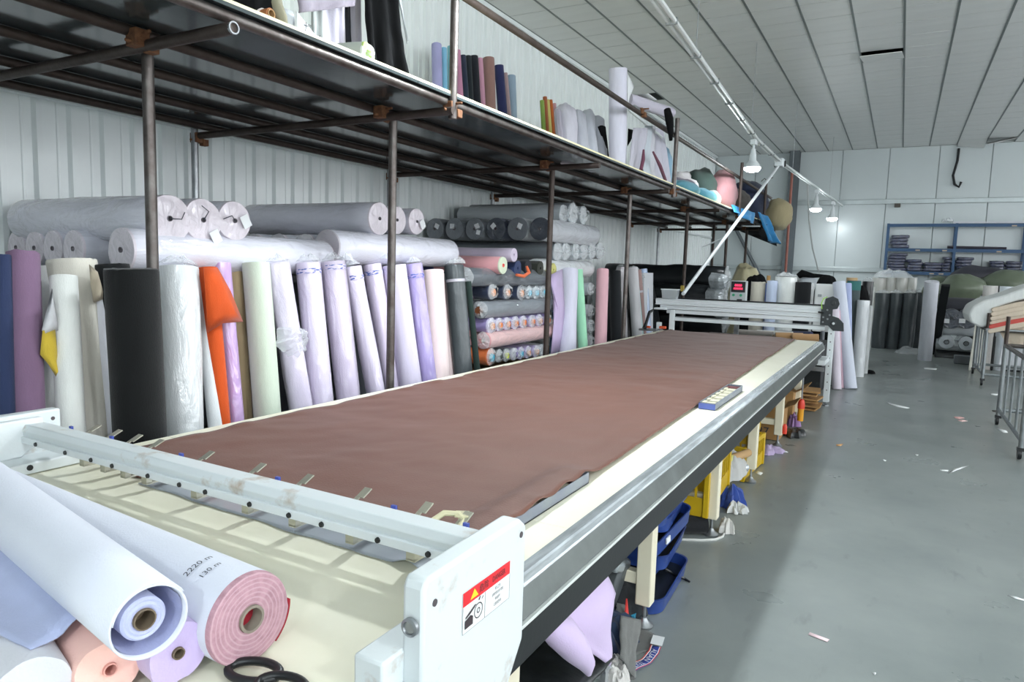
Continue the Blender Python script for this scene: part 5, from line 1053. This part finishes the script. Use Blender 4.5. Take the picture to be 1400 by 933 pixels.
slab('white_cloth', [(1325, 441), (1322, 430), (1328, 419), (1345, 410), (1370, 404), (1400, 393), (1425, 386), (1425, 404), (1390, 411), (1364, 419), (1353, 431), (1350, 446), (1338, 448)], 12.74, 13.9, wc, 'thick white cloth draped over the beige pile on the far trolley')
for k in range(6):
    x, y = 1356-1.0*k, 424+6.0*k-(1 if k > 3 else 0); h = 3.0
    slab('folded_cloth', [(x-3, y), (x-1, y-h), (x+30, y-h-7), (x+75, y-h-15), (x+75, y+h-13), (x+30, y+h-6), (x, y+h)], 12.70-.015*(k % 3), 13.8, bei if k != 4 else cloth('c4574f'), '%s cloth layer folded on the far trolley, %s from the top' % ('beige' if k != 4 else 'red edged', nth[k]), .012)
P = [V((1.28, 12.84, 1.0)), V((1.75, 12.84, .95)), V((1.5, 12.78, .60)), V((1.75, 12.78, .66))]
tag(sheet(*P, folds=1.5, amp=.02, nrm=(0, 1, 0)).build('beige_corner', bei, smooth=70, solid=.005), 'beige cloth corner hanging in front of the far trolley', 'cloth')
for k, (px, py, w_, lb) in enumerate(((1356, 391, 19, 'white roll standing behind the white cloth on the trolley, left'), (1376, 392, 19, 'pale blue white roll behind the white cloth, right of the strap'), (1399, 392, 14, 'pale roll at the right edge behind the white cloth'))):
    fstand(px, py, 15.2, w_, ('e0dcd8', 'd6dde4', 'd9d9d9')[k], lb, core=.2)
tag(G().tube([at_y(1366, 391, 15.05), V((at_y(1365, 414, 15.05).x, 15.05, 0))], .012, 6).build('dark_strap', black_plastic), 'dark strap standing between the two white rolls behind the trolley', 'strap')
P = [at_y(1335, 430, 14.6), at_y(1352, 425, 14.9), at_z(1324, 508, 0)+V((0, 0, .01)), at_z(1345, 505, 0)+V((0, 0, .01))]
tag(sheet(*P, folds=.6, amp=.03, nrm=(0, 1, 0)).build('cream_sheet', cloth('ccccc0'), smooth=70, solid=.008), 'cream sheet leaning to the floor left of the far trolley', 'cloth')
P = [V((1.62, 14.4, 1.0)), V((2.1, 14.4, 1.0)), V((1.55, 14.3, .1)), V((2.0, 14.4, .12))]
tag(sheet(*P, folds=1, amp=.03, nrm=(0, 1, 0)).build('white_sheet', cloth('c9ccd0'), smooth=70, solid=.006), 'white sheet hanging behind the bars of the far trolley', 'cloth')
for k, px in enumerate((1376, 1389, 1400)):
    p = at_y(px, 475, 15.8); roll('fabric_roll', p+V((0, .9, 0)), p, .115, sil, 'pale roll end seen behind the far trolley, %s from the left' % nth[k], end=cloth('a9aeb2', True), core=.3, core_col=black_plastic)
p = at_z(1385, 512, 0); tag(G().span((p.x-.3, p.y+.4, .0), (p.x+.7, p.y+1.2, .62)).build('dark_bench', black_metal, bevel=.02), 'dark low bench behind the far trolley', 'bench')
tag(heap(1.5, 8.2, .92, .3, .4, .12, 130, .4).build('white_cloth_heap', wc, smooth=60), 'white cloth lying on the trolley at the right edge', 'cloth')

# ================================================================== UNDER THE TABLE
lilac = mat('lilac felt', 'c9b6d8', .85, 0, .03, 6, .1, 150, sheen=.2)
a, b, c, d = at_x(808, 764, -.93), at_x(738, 866, -.93), at_x(838, 812, -.87), at_x(832, 912, -.84)
g = G()
def lil(u, v):
    p = a.lerp(b, v).lerp(c.lerp(d, v), u); k = math.sin(pi*u)*math.sin(pi*min(1, v*1.1)); return p+V((.07*k+.01*math.sin(v*7+u*2), 0, .02*math.sin(u*3)))
tag(g.grid(lil, 20, 16).build('lilac_felt', lilac, smooth=80, solid=.006), 'lilac felt sheet bulging out from under the near table side', 'cloth')
p = [at_x(748, 852, -.88), at_x(766, 864, -.85), at_x(786, 886, -.83), at_x(802, 908, -.82), at_x(805, 922, -.82)]
tag(G().tube(p, [.04, .055, .05, .03, .01], 14).build('lilac_curl', lilac, smooth=60), 'curled lilac felt end below the lilac sheet', 'cloth')
P = [at_x(752, 792, -.90), at_x(782, 770, -.90), at_x(752, 812, -.9), at_x(784, 790, -.9)]
tag(sheet(*P, folds=.5, amp=.002, nu=6, nv=3).build('lilac_strip', lilac, smooth=60, solid=.003), 'lilac cloth seen in the slot below the table rail', 'cloth')
g = G(); p = at_x(842, 800, -1.0); cs_ = empty('hard_case', (p.x, p.y, .12)); tag(cs_, 'grey plastic tool case standing under the table next to the lilac felt', 'case')
R1 = Matrix.Rotation(-.35, 3, 'X') @ Matrix.Rotation(.2, 3, 'Y')
G().box(p+V((-.14, .05, -.0)), (.30, .10, .26), R1).build('shell', mat('dark grey case', '4c5153', .45, bump=.1), cs_, bevel=.02)
G().box(p+V((-.13, .0, .115)), (.32, .11, .05), R1).build('lid', mat('light grey lid', '8f9698', .4), cs_, bevel=.015)
G().box(p+V((-.03, -.02, .14)), (.10, .02, .02), R1).build('handle', black_plastic, cs_, bevel=.006)
felt = mat('grey felt', '6f706e', .9, 0, .06, 20, .2, 200)
def fsheet(pts, lb, m_, name='felt_sheet', cat='felt', bend=.0, z=.0):
    q = [at_z(*p_, z) for p_ in pts]
    g = G()
    def fn(u, v):
        p = q[0].lerp(q[1], u).lerp(q[3].lerp(q[2], u), v); return V((p.x, p.y, max(.004, p.z+.004+bend*math.sin(pi*u)*(.5+.5*math.sin(pi*v)))))
    return tag(g.grid(fn, 14, 10).build(name, m_, smooth=80, solid=.004), lb, cat)
P = [at_x(848, 842, -.92), at_x(876, 848, -.86), at_x(846, 900, -.86), at_x(862, 925, -.80)]; P[3].z = .01
tag(sheet(*P, folds=.5, amp=.02).build('felt_sheet', felt, smooth=70, solid=.006), 'grey felt strip curling down to the floor beside the lilac felt', 'felt')
P = [at_x(843, 825, -1.0), at_x(860, 828, -.98), at_x(842, 845, -.98), at_x(850, 848, -.96)]
tag(sheet(*P, folds=.7, amp=.03).build('felt_sheet', felt, smooth=70, solid=.006), 'folded grey felt end behind the curling strip', 'felt')
fsheet([(872, 856), (899, 872), (890, 890), (862, 900)], 'flat grey felt scrap on the floor by the table foot', felt)
for k, (px, py, rx, ry, h, c, lb) in enumerate(((840, 885, .10, .14, .14, '2b3950', 'dark blue denim scrap pile right of the lilac felt'), (820, 905, .14, .12, .10, '28324a', 'navy cloth scraps below the lilac felt'), (860, 840, .14, .16, .16, '25282b', 'black cloth behind the grey felt under the table'))):
    p = at_z(px, py, 0); tag(heap(p.x-.05, p.y, .003, rx, ry, h, 140+k, .5).build('cloth_scraps', cloth(c), smooth=50), lb, 'scraps')
p = at_z(770, 940, .1); g = G(); g.grid(lambda u, v: V((-1.35+.52*u, 1.75+.62*v, .30-.10*u-.05*v+.02*fb(u*3, v*3, 8))), 16, 16); tag(g.build('black_bag', black_bag, smooth=70, solid=.01), 'black plastic bag bulging at the bottom under the near table end', 'bag')
G().span((-1.35, 1.78, .02), (-.95, 2.3, .2)).build('bag_body', black_bag, bpy.data.objects['black_bag'], bevel=.05)
for k, (px, py) in enumerate(((838, 905), (845, 922), (828, 918))):
    p = at_z(px, py, .03); tag(heap(p.x, p.y, .004, .05, .045, .05, 150+k, .6).build('pale_scrap', clear if k == 2 else cloth('c9c6c2'), smooth=40), 'pale crumpled scrap below the lilac felt, %s' % ('nearest the grey strip', 'lowest', 'clear plastic one')[k], 'scrap')
p = at_x(853, 836, -.95); g = G(); g.prism([(0, 0), (.06, -.01), (.02, .10)], lambda a, b, w: V((p.x+w, p.y+a, p.z-.05+b)), 0, .006); tag(g.build('red_card', mat('red card', 'd23a34', .6)), 'small red card under the table', 'card')
p = at_x(868, 842, -.95); tag(G().box(p, (.02, .06, .05), Matrix.Rotation(.3, 3, 'X')).build('blue_card', mat('turquoise card', '3f9cc0', .5)), 'small turquoise card under the table by the foot', 'card')
# blue trays stacked
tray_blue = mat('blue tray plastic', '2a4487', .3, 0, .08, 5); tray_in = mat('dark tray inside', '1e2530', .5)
def rrect(cx, cy, z, lx, ly, r, R, n=6):
    pts = []
    for k, (sx, sy) in enumerate(((1, 1), (-1, 1), (-1, -1), (1, -1))):
        for i in range(n+1):
            a = pi/2*k+pi/2*i/n; pts.append(V((cx, cy, 0))+R @ V((sx*(lx/2-r)+r*math.cos(a), sy*(ly/2-r)+r*math.sin(a), z)))
    return pts
def btray(cx, cy, z, lx, ly, h, R, lb):
    e = empty('blue_tray', (cx, cy, z)); tag(e, lb, 'tray', 'blue trays under the table')
    lv = [(.0, .96), (h*.9, 1.0), (h, 1.02), (h, .985), (h*.3, .95), (.02, .93)]
    g = G(); vv = []; n = 28
    for dz, s in lv: vv += [p+V((0, 0, z)) for p in rrect(cx, cy, dz, lx*s, ly*s, .09*s, R)]
    ff = [(i*n+j, i*n+(j+1) % n, (i+1)*n+(j+1) % n, (i+1)*n+j) for i in range(len(lv)-1) for j in range(n)]
    g.add(vv, ff); g.build('wall', tray_blue, e, smooth=35)
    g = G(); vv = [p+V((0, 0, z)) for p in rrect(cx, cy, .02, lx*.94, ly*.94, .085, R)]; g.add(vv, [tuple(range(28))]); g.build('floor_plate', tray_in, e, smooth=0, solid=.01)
    q = V((cx, cy, z))+R @ V((lx/2*1.0+.004, -.12, h*.55))
    if int(z*100) in (7, 23): G().box(q, (.006, .05, .03), R).build('pale_label', paper, e, smooth=0)
for k, (z, dx, dy, rz, tx, ty) in enumerate(((.005, .02, -.05, .05, 0, 0), (.075, -.08, .0, -.08, .05, .03), (.15, -.03, .1, .1, -.04, .06), (.235, -.02, .06, -.05, .06, -.05), (.31, -.05, .15, .12, -.06, .04), (.385, -.03, .1, .02, .04, .05), (.45, -.06, .2, .06, .0, -.04))):
    R = Matrix.Rotation(rz, 3, 'Z') @ Matrix.Rotation(tx, 3, 'X') @ Matrix.Rotation(ty, 3, 'Y')
    btray(-1.10+dx, 3.35+dy, z, .44, .62, .075, R, 'blue plastic tray stacked under the table by the second visible leg, %s from the floor' % nth[k])
tag(G().tube([at_z(908, 778, .1), at_z(922, 786, .04), at_z(936, 792, .01), at_z(943, 796, .008)], [.008, .009, .008, .005], 6).build('black_strap', black_plastic), 'thin black strap sticking out of the blue trays onto the floor', 'strap')
# yellow crates
yl = mat('yellow crate plastic', 'c2a012', .4, 0, .1, 6)
def crate(cx, cy, z, lx, ly, h, rz, lb, op=True):
    e = empty('yellow_crate', (cx, cy, z)); tag(e, lb, 'crate'); R = Matrix.Rotation(rz, 3, 'Z'); c = V((cx, cy, z))
    def bx(g, p, d): g.box(c+R @ V(p), d, R)
    g = G(); bx(g, (0, 0, .01), (lx, ly, .02)); g.build('base', yl, e, smooth=0)
    for s in (-1, 1):
        g = G(); bx(g, (s*lx/2, 0, h-.02), (.025, ly, .04)); g.build('rim', yl, e, bevel=.006)
        g = G(); bx(g, (0, s*ly/2, h-.02), (lx, .025, .04)); g.build('rim', yl, e, bevel=.006)
        g = G(); bx(g, (s*lx/2, 0, h*.22), (.012, ly, h*.4)); g.build('side_panel', yl, e, smooth=0)
        g = G(); bx(g, (0, s*ly/2, h*.22), (lx, .012, h*.4)); g.build('side_panel', yl, e, smooth=0)
        for t in (-1, 1): g = G(); bx(g, (s*lx/2, t*ly/2, h/2), (.035, .035, h)); g.build('corner_post', yl, e, bevel=.006)
    g = G()
    for s in (-1, 1):
        for k in range(9): bx(g, (s*lx/2, -ly/2+ly*(k+1)/10, h*.65), (.012, .014, h*.5))
        for k in range(6): bx(g, (-lx/2+lx*(k+1)/7, s*ly/2, h*.65), (.014, .012, h*.5))
    o = g.build('slats', yl, e, smooth=0); o['kind'] = 'stuff'
crate(-1.16, 4.50, .12, .44, .74, .28, .04, 'yellow crate under the table behind the third visible leg')
crate(-1.14, 5.75, .005, .42, .62, .27, -.06, 'lower yellow crate farther back under the table'); crate(-1.16, 5.8, .28, .42, .62, .26, .06, 'upper yellow crate stacked on the lower one under the table')
p = at_z(948, 718, .05); tag(G().tube([(-1.42, p.y-.3, .06), (-.93, p.y+.02, .06)], .055, 14).build('black_roll', cloth('1c1d20')), 'black roll lying before the yellow crate under the table', 'roll')
pts = [at_z(*q, .006) for q in ((915, 736), (930, 738), (960, 739), (978, 738), (988, 734), (991, 726))]
tag(G().tube(pts, .008, 6).build('white_cable', mat('white cable', 'c9cac6', .5)), 'white cable lying on the floor round the third table leg', 'cable')
p = at_z(985, 728, 0); tag(heap(p.x+.03, p.y+.02, .004, .06, .05, .07, 161, .6).build('pale_scrap', cloth('cfcdc8'), smooth=40), 'pale scrap at the third visible table foot', 'scrap')
p = at_x(1003, 672, -.98); tag(heap(p.x-.05, p.y-.1, .12, .16, .26, .16, 163, .4).build('grey_fleece', cloth('b2b2b0'), smooth=60), 'grey fleece bundle spilling from under the table between third and fourth legs', 'cloth')
p = at_z(1003, 690, 0); tag(heap(p.x-.02, p.y, .004, .09, .12, .1, 164, .6).build('blue_scraps', cloth('324a92'), smooth=50), 'blue and white scraps on the floor beside the grey fleece', 'scraps')
p = at_z(1000, 697, 0); tag(heap(p.x+.03, p.y-.02, .004, .06, .08, .05, 165, .8).build('fringe_scrap', cloth('c5c7c6'), smooth=40), 'pale fringed scrap on the floor in front of the blue scraps', 'scrap')
p = at_x(1010, 641, -.95); G_ = G().lathe(p+V((-.0, -.06, 0)), (.3, 1, 0), [(0, 0), (.03, 0), (.03, .13), (.01, .135), (.008, .17), (0, .17)], 16); tag(G_.build('steel_cylinder', chrome), 'shiny steel cylinder under the table by the fourth visible leg', 'cylinder')
p = at_x(1008, 624, -.96); tag(roll('paper_tube', p+V((-.1, -.35, .0)), p+V((.05, .16, 0)), .03, mat('tan paper tube', 'ae8d62', .8), 'tan paper tube with pale yellow wrap under the table', cat='tube', core=.4, band=(.0, .5, mat('pale yellow wrap', 'c7c77e', .6))), 'tan paper tube with pale yellow wrap under the table', 'tube')
for k, (px, py, lx, ly, lz, lb) in enumerate(((1052, 603, .36, .5, .32, 'brown carton with printed number on the floor by the fifth visible table leg'), (1068, 580, .4, .5, .36, 'brown carton behind the numbered one under the table'))):
    p = at_z(px, py, 0); bx_ = empty('carton', (p.x-.1, p.y+.25, 0)); tag(bx_, lb, 'carton'); c = V((p.x-.1, p.y+.28, 0))
    G().span((c.x-lx/2, c.y-ly/2, .004), (c.x+lx/2, c.y+ly/2, lz)).build('body', carton, bx_, smooth=0, bevel=.004)
    G().box((c.x+lx/2+.06, c.y, lz+.02), (.14, ly*.96, .005), Matrix.Rotation(-.5, 3, 'Y')).build('flap', carton, bx_, smooth=0)
    if k == 0: write(G(), '27', .11, lambda a, b: V((c.x+.03+a, c.y-ly/2-.002, .08+b))).build('printed_number', ink, bx_, smooth=0)
for k in range(6): p = at_z(1115, 560, 0); tag(G().box((p.x-.28+.03*(k % 2), p.y-.05*k, .018+.05*k), (.62, .34, .02), Matrix.Rotation(.1*(k % 3-1), 3, 'Z') @ Matrix.Rotation(.02*(k % 2), 3, 'Y')).build('cardboard_sheet', carton, smooth=0), 'flat cardboard sheet in the pile under the machine, %s from the floor' % nth[k], 'cardboard')
p = at_x(1095, 560, -.80); eb = empty('pole_light', (p.x, p.y, 0)); z0 = p.z
G().tube([(p.x, p.y, z0-.12), (p.x, p.y, z0+.01)], .03, 12).build('orange_body', mat('orange plastic', 'dd9a1e', .4), eb); G().lathe((p.x, p.y, z0+.01), (0, 0, 1), [(.035, 0), (.036, .05), (.025, .09), (.01, .1), (0, .1)], 12).build('red_cap', mat('red plastic cap', 'd83a22', .4), eb)
G().tube([(p.x, p.y, z0+.1), (p.x, p.y, .66)], .008, 6).build('hanger', galv, eb); tag(eb, 'orange and red signal handle hanging by the machine leg', 'handle')
p = at_x(1073, 586, -.84); tag(G().lathe((p.x, p.y, p.z-.05), (0, 0, 1), [(0, 0), (.02, 0), (.02, .07), (.012, .09), (0, .09)], 12).build('red_bottle', mat('red plastic cap', '')), 'small red and white bottle beside the carton under the table', 'bottle')
p = at_z(1088, 600, 0)
tag(heap(at_z(1087, 595, 0).x, at_z(1087, 595, 0).y, .004, .1, .16, .06, 171, .6).build('black_scraps', black_bag, smooth=50), 'black plastic scraps at the sixth table foot', 'scraps')
tag(heap(at_z(1088, 583, 0).x-.03, at_z(1088, 583, 0).y, .004, .06, .08, .1, 172, .7).build('violet_scraps', cloth('8f6f9a'), smooth=50), 'violet scraps caught at the sixth table foot', 'scraps')
tag(heap(at_z(1052, 618, 0).x, at_z(1052, 618, 0).y, .004, .1, .12, .05, 173, .7).build('violet_scraps', cloth('b3a2c2'), smooth=50), 'pale violet scraps at the foot of the fifth table leg', 'scraps')
P = [at_z(1062, 617, 0), at_z(1074, 617, 0), at_z(1077, 620, 0), at_z(1064, 619, 0)]
# ribbon with lettering and its paper tag
rib = [(897, 884), (894, 893), (884, 903), (872, 910), (862, 916)]; q = [at_z(*p_, .012) for p_ in rib]; g = G(); w_ = .022
nrm = []
for i in range(len(q)): d = (q[min(i+1, 4)]-q[max(i-1, 0)]).normalized(); nrm.append(V((-d.y, d.x, 0)))
def rb(u, v):
    t = u*4; i = min(3, int(t)); f = t-i; return q[i].lerp(q[i+1], f)+nrm[i].lerp(nrm[i+1], f)*w_*(v-.5)*2+V((0, 0, .004*math.sin(u*9)))
rb_o = g.grid(rb, 24, 2).build('lettered_ribbon', mat('ribbon blue', '2b3f95', .5, var=0), smooth=70, solid=.001); tag(rb_o, 'blue ribbon with white letters and red edges curling on the floor', 'ribbon')
for s in (0, 1):
    for k, (v0, v1, c) in enumerate(((.0, .09, ('ribbon red', 'd8474a')), (.09, .17, ('ribbon white', 'e6e6ea')))):
        g = G(); g.grid(lambda u, v: rb(u, (v0+(v1-v0)*v) if s else 1-(v0+(v1-v0)*v))+V((0, 0, .0018)), 24, 1); g.build('edge_stripe', mat(*c, .5, var=0), rb_o, smooth=60)
g = G(); write(g, 'ALIAN  TEXTI', 1.0, lambda a, b: rb(min(1, max(0, .55+a*.125)), .5+b*.72)+V((0, 0, .0025))); o = g.build('lettering', mat('ribbon white', ''), rb_o, smooth=0); o['label'] = 'white lettering'
c = at_z(899, 876, .02); d = (q[0]-q[1]).normalized(); tag(G().box(c, (.05, .075, .0015), d.to_track_quat('Y', 'Z').to_matrix()).build('paper_tag', paper, smooth=0), 'white paper tag at the upper end of the lettered ribbon', 'tag')
# ================================================================== SCRAPS ON THE FLOOR
def scrap(pts, col, lb, cat='scrap'):
    q = [at_z(*p_, .003) for p_ in pts]; c = sum(q, V())/len(q); g = G(); k = len(q); vv = [c+V((0, 0, .006))]+q
    g.add(vv, [(0, 1+i, 1+(i+1) % k) for i in range(k)]); tag(g.build('paper_scrap' if cat == 'scrap' else 'cloth_strip', mat('scrap '+col, col, .8, var=0), smooth=60, solid=.0015), lb, cat)
scrap([(1107, 865), (1134, 875), (1131, 878), (1105, 868)], 'e8cdd0', 'pale pink strip on the floor, the nearest scrap in the aisle')
scrap([(1304, 570), (1313, 570), (1319, 572), (1312, 573), (1306, 572)], 'e9b8b4', 'upper pink oval scrap on the aisle floor')
scrap([(1309, 574), (1317, 574), (1323, 576), (1316, 577), (1311, 576)], 'e8c6c2', 'lower pink oval scrap touching the upper one')
scrap([(1362, 586), (1376, 589), (1378, 592), (1372, 592)], 'e6e8e8', 'white paper triangle beside the right trolley wheel')
for pts, lb in (([(1296, 648), (1305, 641), (1316, 638), (1325, 637), (1315, 641), (1304, 645)], 'white curved strip in the middle of the aisle'), ([(1212, 550), (1222, 553), (1232, 555), (1244, 558), (1240, 559), (1228, 557), (1216, 553)], 'long white thin strip on the far aisle floor'),
    ([(1285, 642), (1297, 643), (1296, 645), (1286, 644)], 'small white scrap left of the curved strip'), ([(1205, 628), (1212, 630), (1210, 631)], 'tiny pale scrap left of the middle of the aisle'), ([(1354, 538), (1365, 539), (1363, 541), (1355, 540)], 'white scrap before the far trolley'), ([(1263, 503), (1281, 504), (1280, 506), (1264, 505)], 'flat white scrap at the foot of the tall white roll'),
    ([(1377, 814), (1389, 817), (1400, 820), (1400, 822), (1388, 819)], 'white thread at the right edge of the floor'), ([(1250, 621), (1256, 622), (1254, 624)], 'tiny white scrap in the aisle centre'), ([(1063, 616), (1073, 616), (1078, 619), (1074, 619)], 'white sliver beside the fifth table leg'), ([(1193, 920), (1198, 921), (1196, 924)], 'tiny white speck near the bottom of the photo'),
    ([(1035, 644), (1043, 647), (1040, 650), (1033, 647)], 'white oval scrap right of the fourth table foot')):
    scrap(pts, 'dfe2e2', lb)
scrap([(1143, 608), (1153, 607), (1150, 610), (1144, 610)], 'c99a68', 'small orange brown scrap on the floor')
scrap([(1030, 636), (1045, 627), (1042, 633), (1034, 641)], '3a3d3f', 'dark grey triangular scrap beside the table'); scrap([(1356, 561), (1364, 561), (1362, 564), (1357, 563)], '4a4a45', 'dark scrap on the far aisle floor near the trolley')
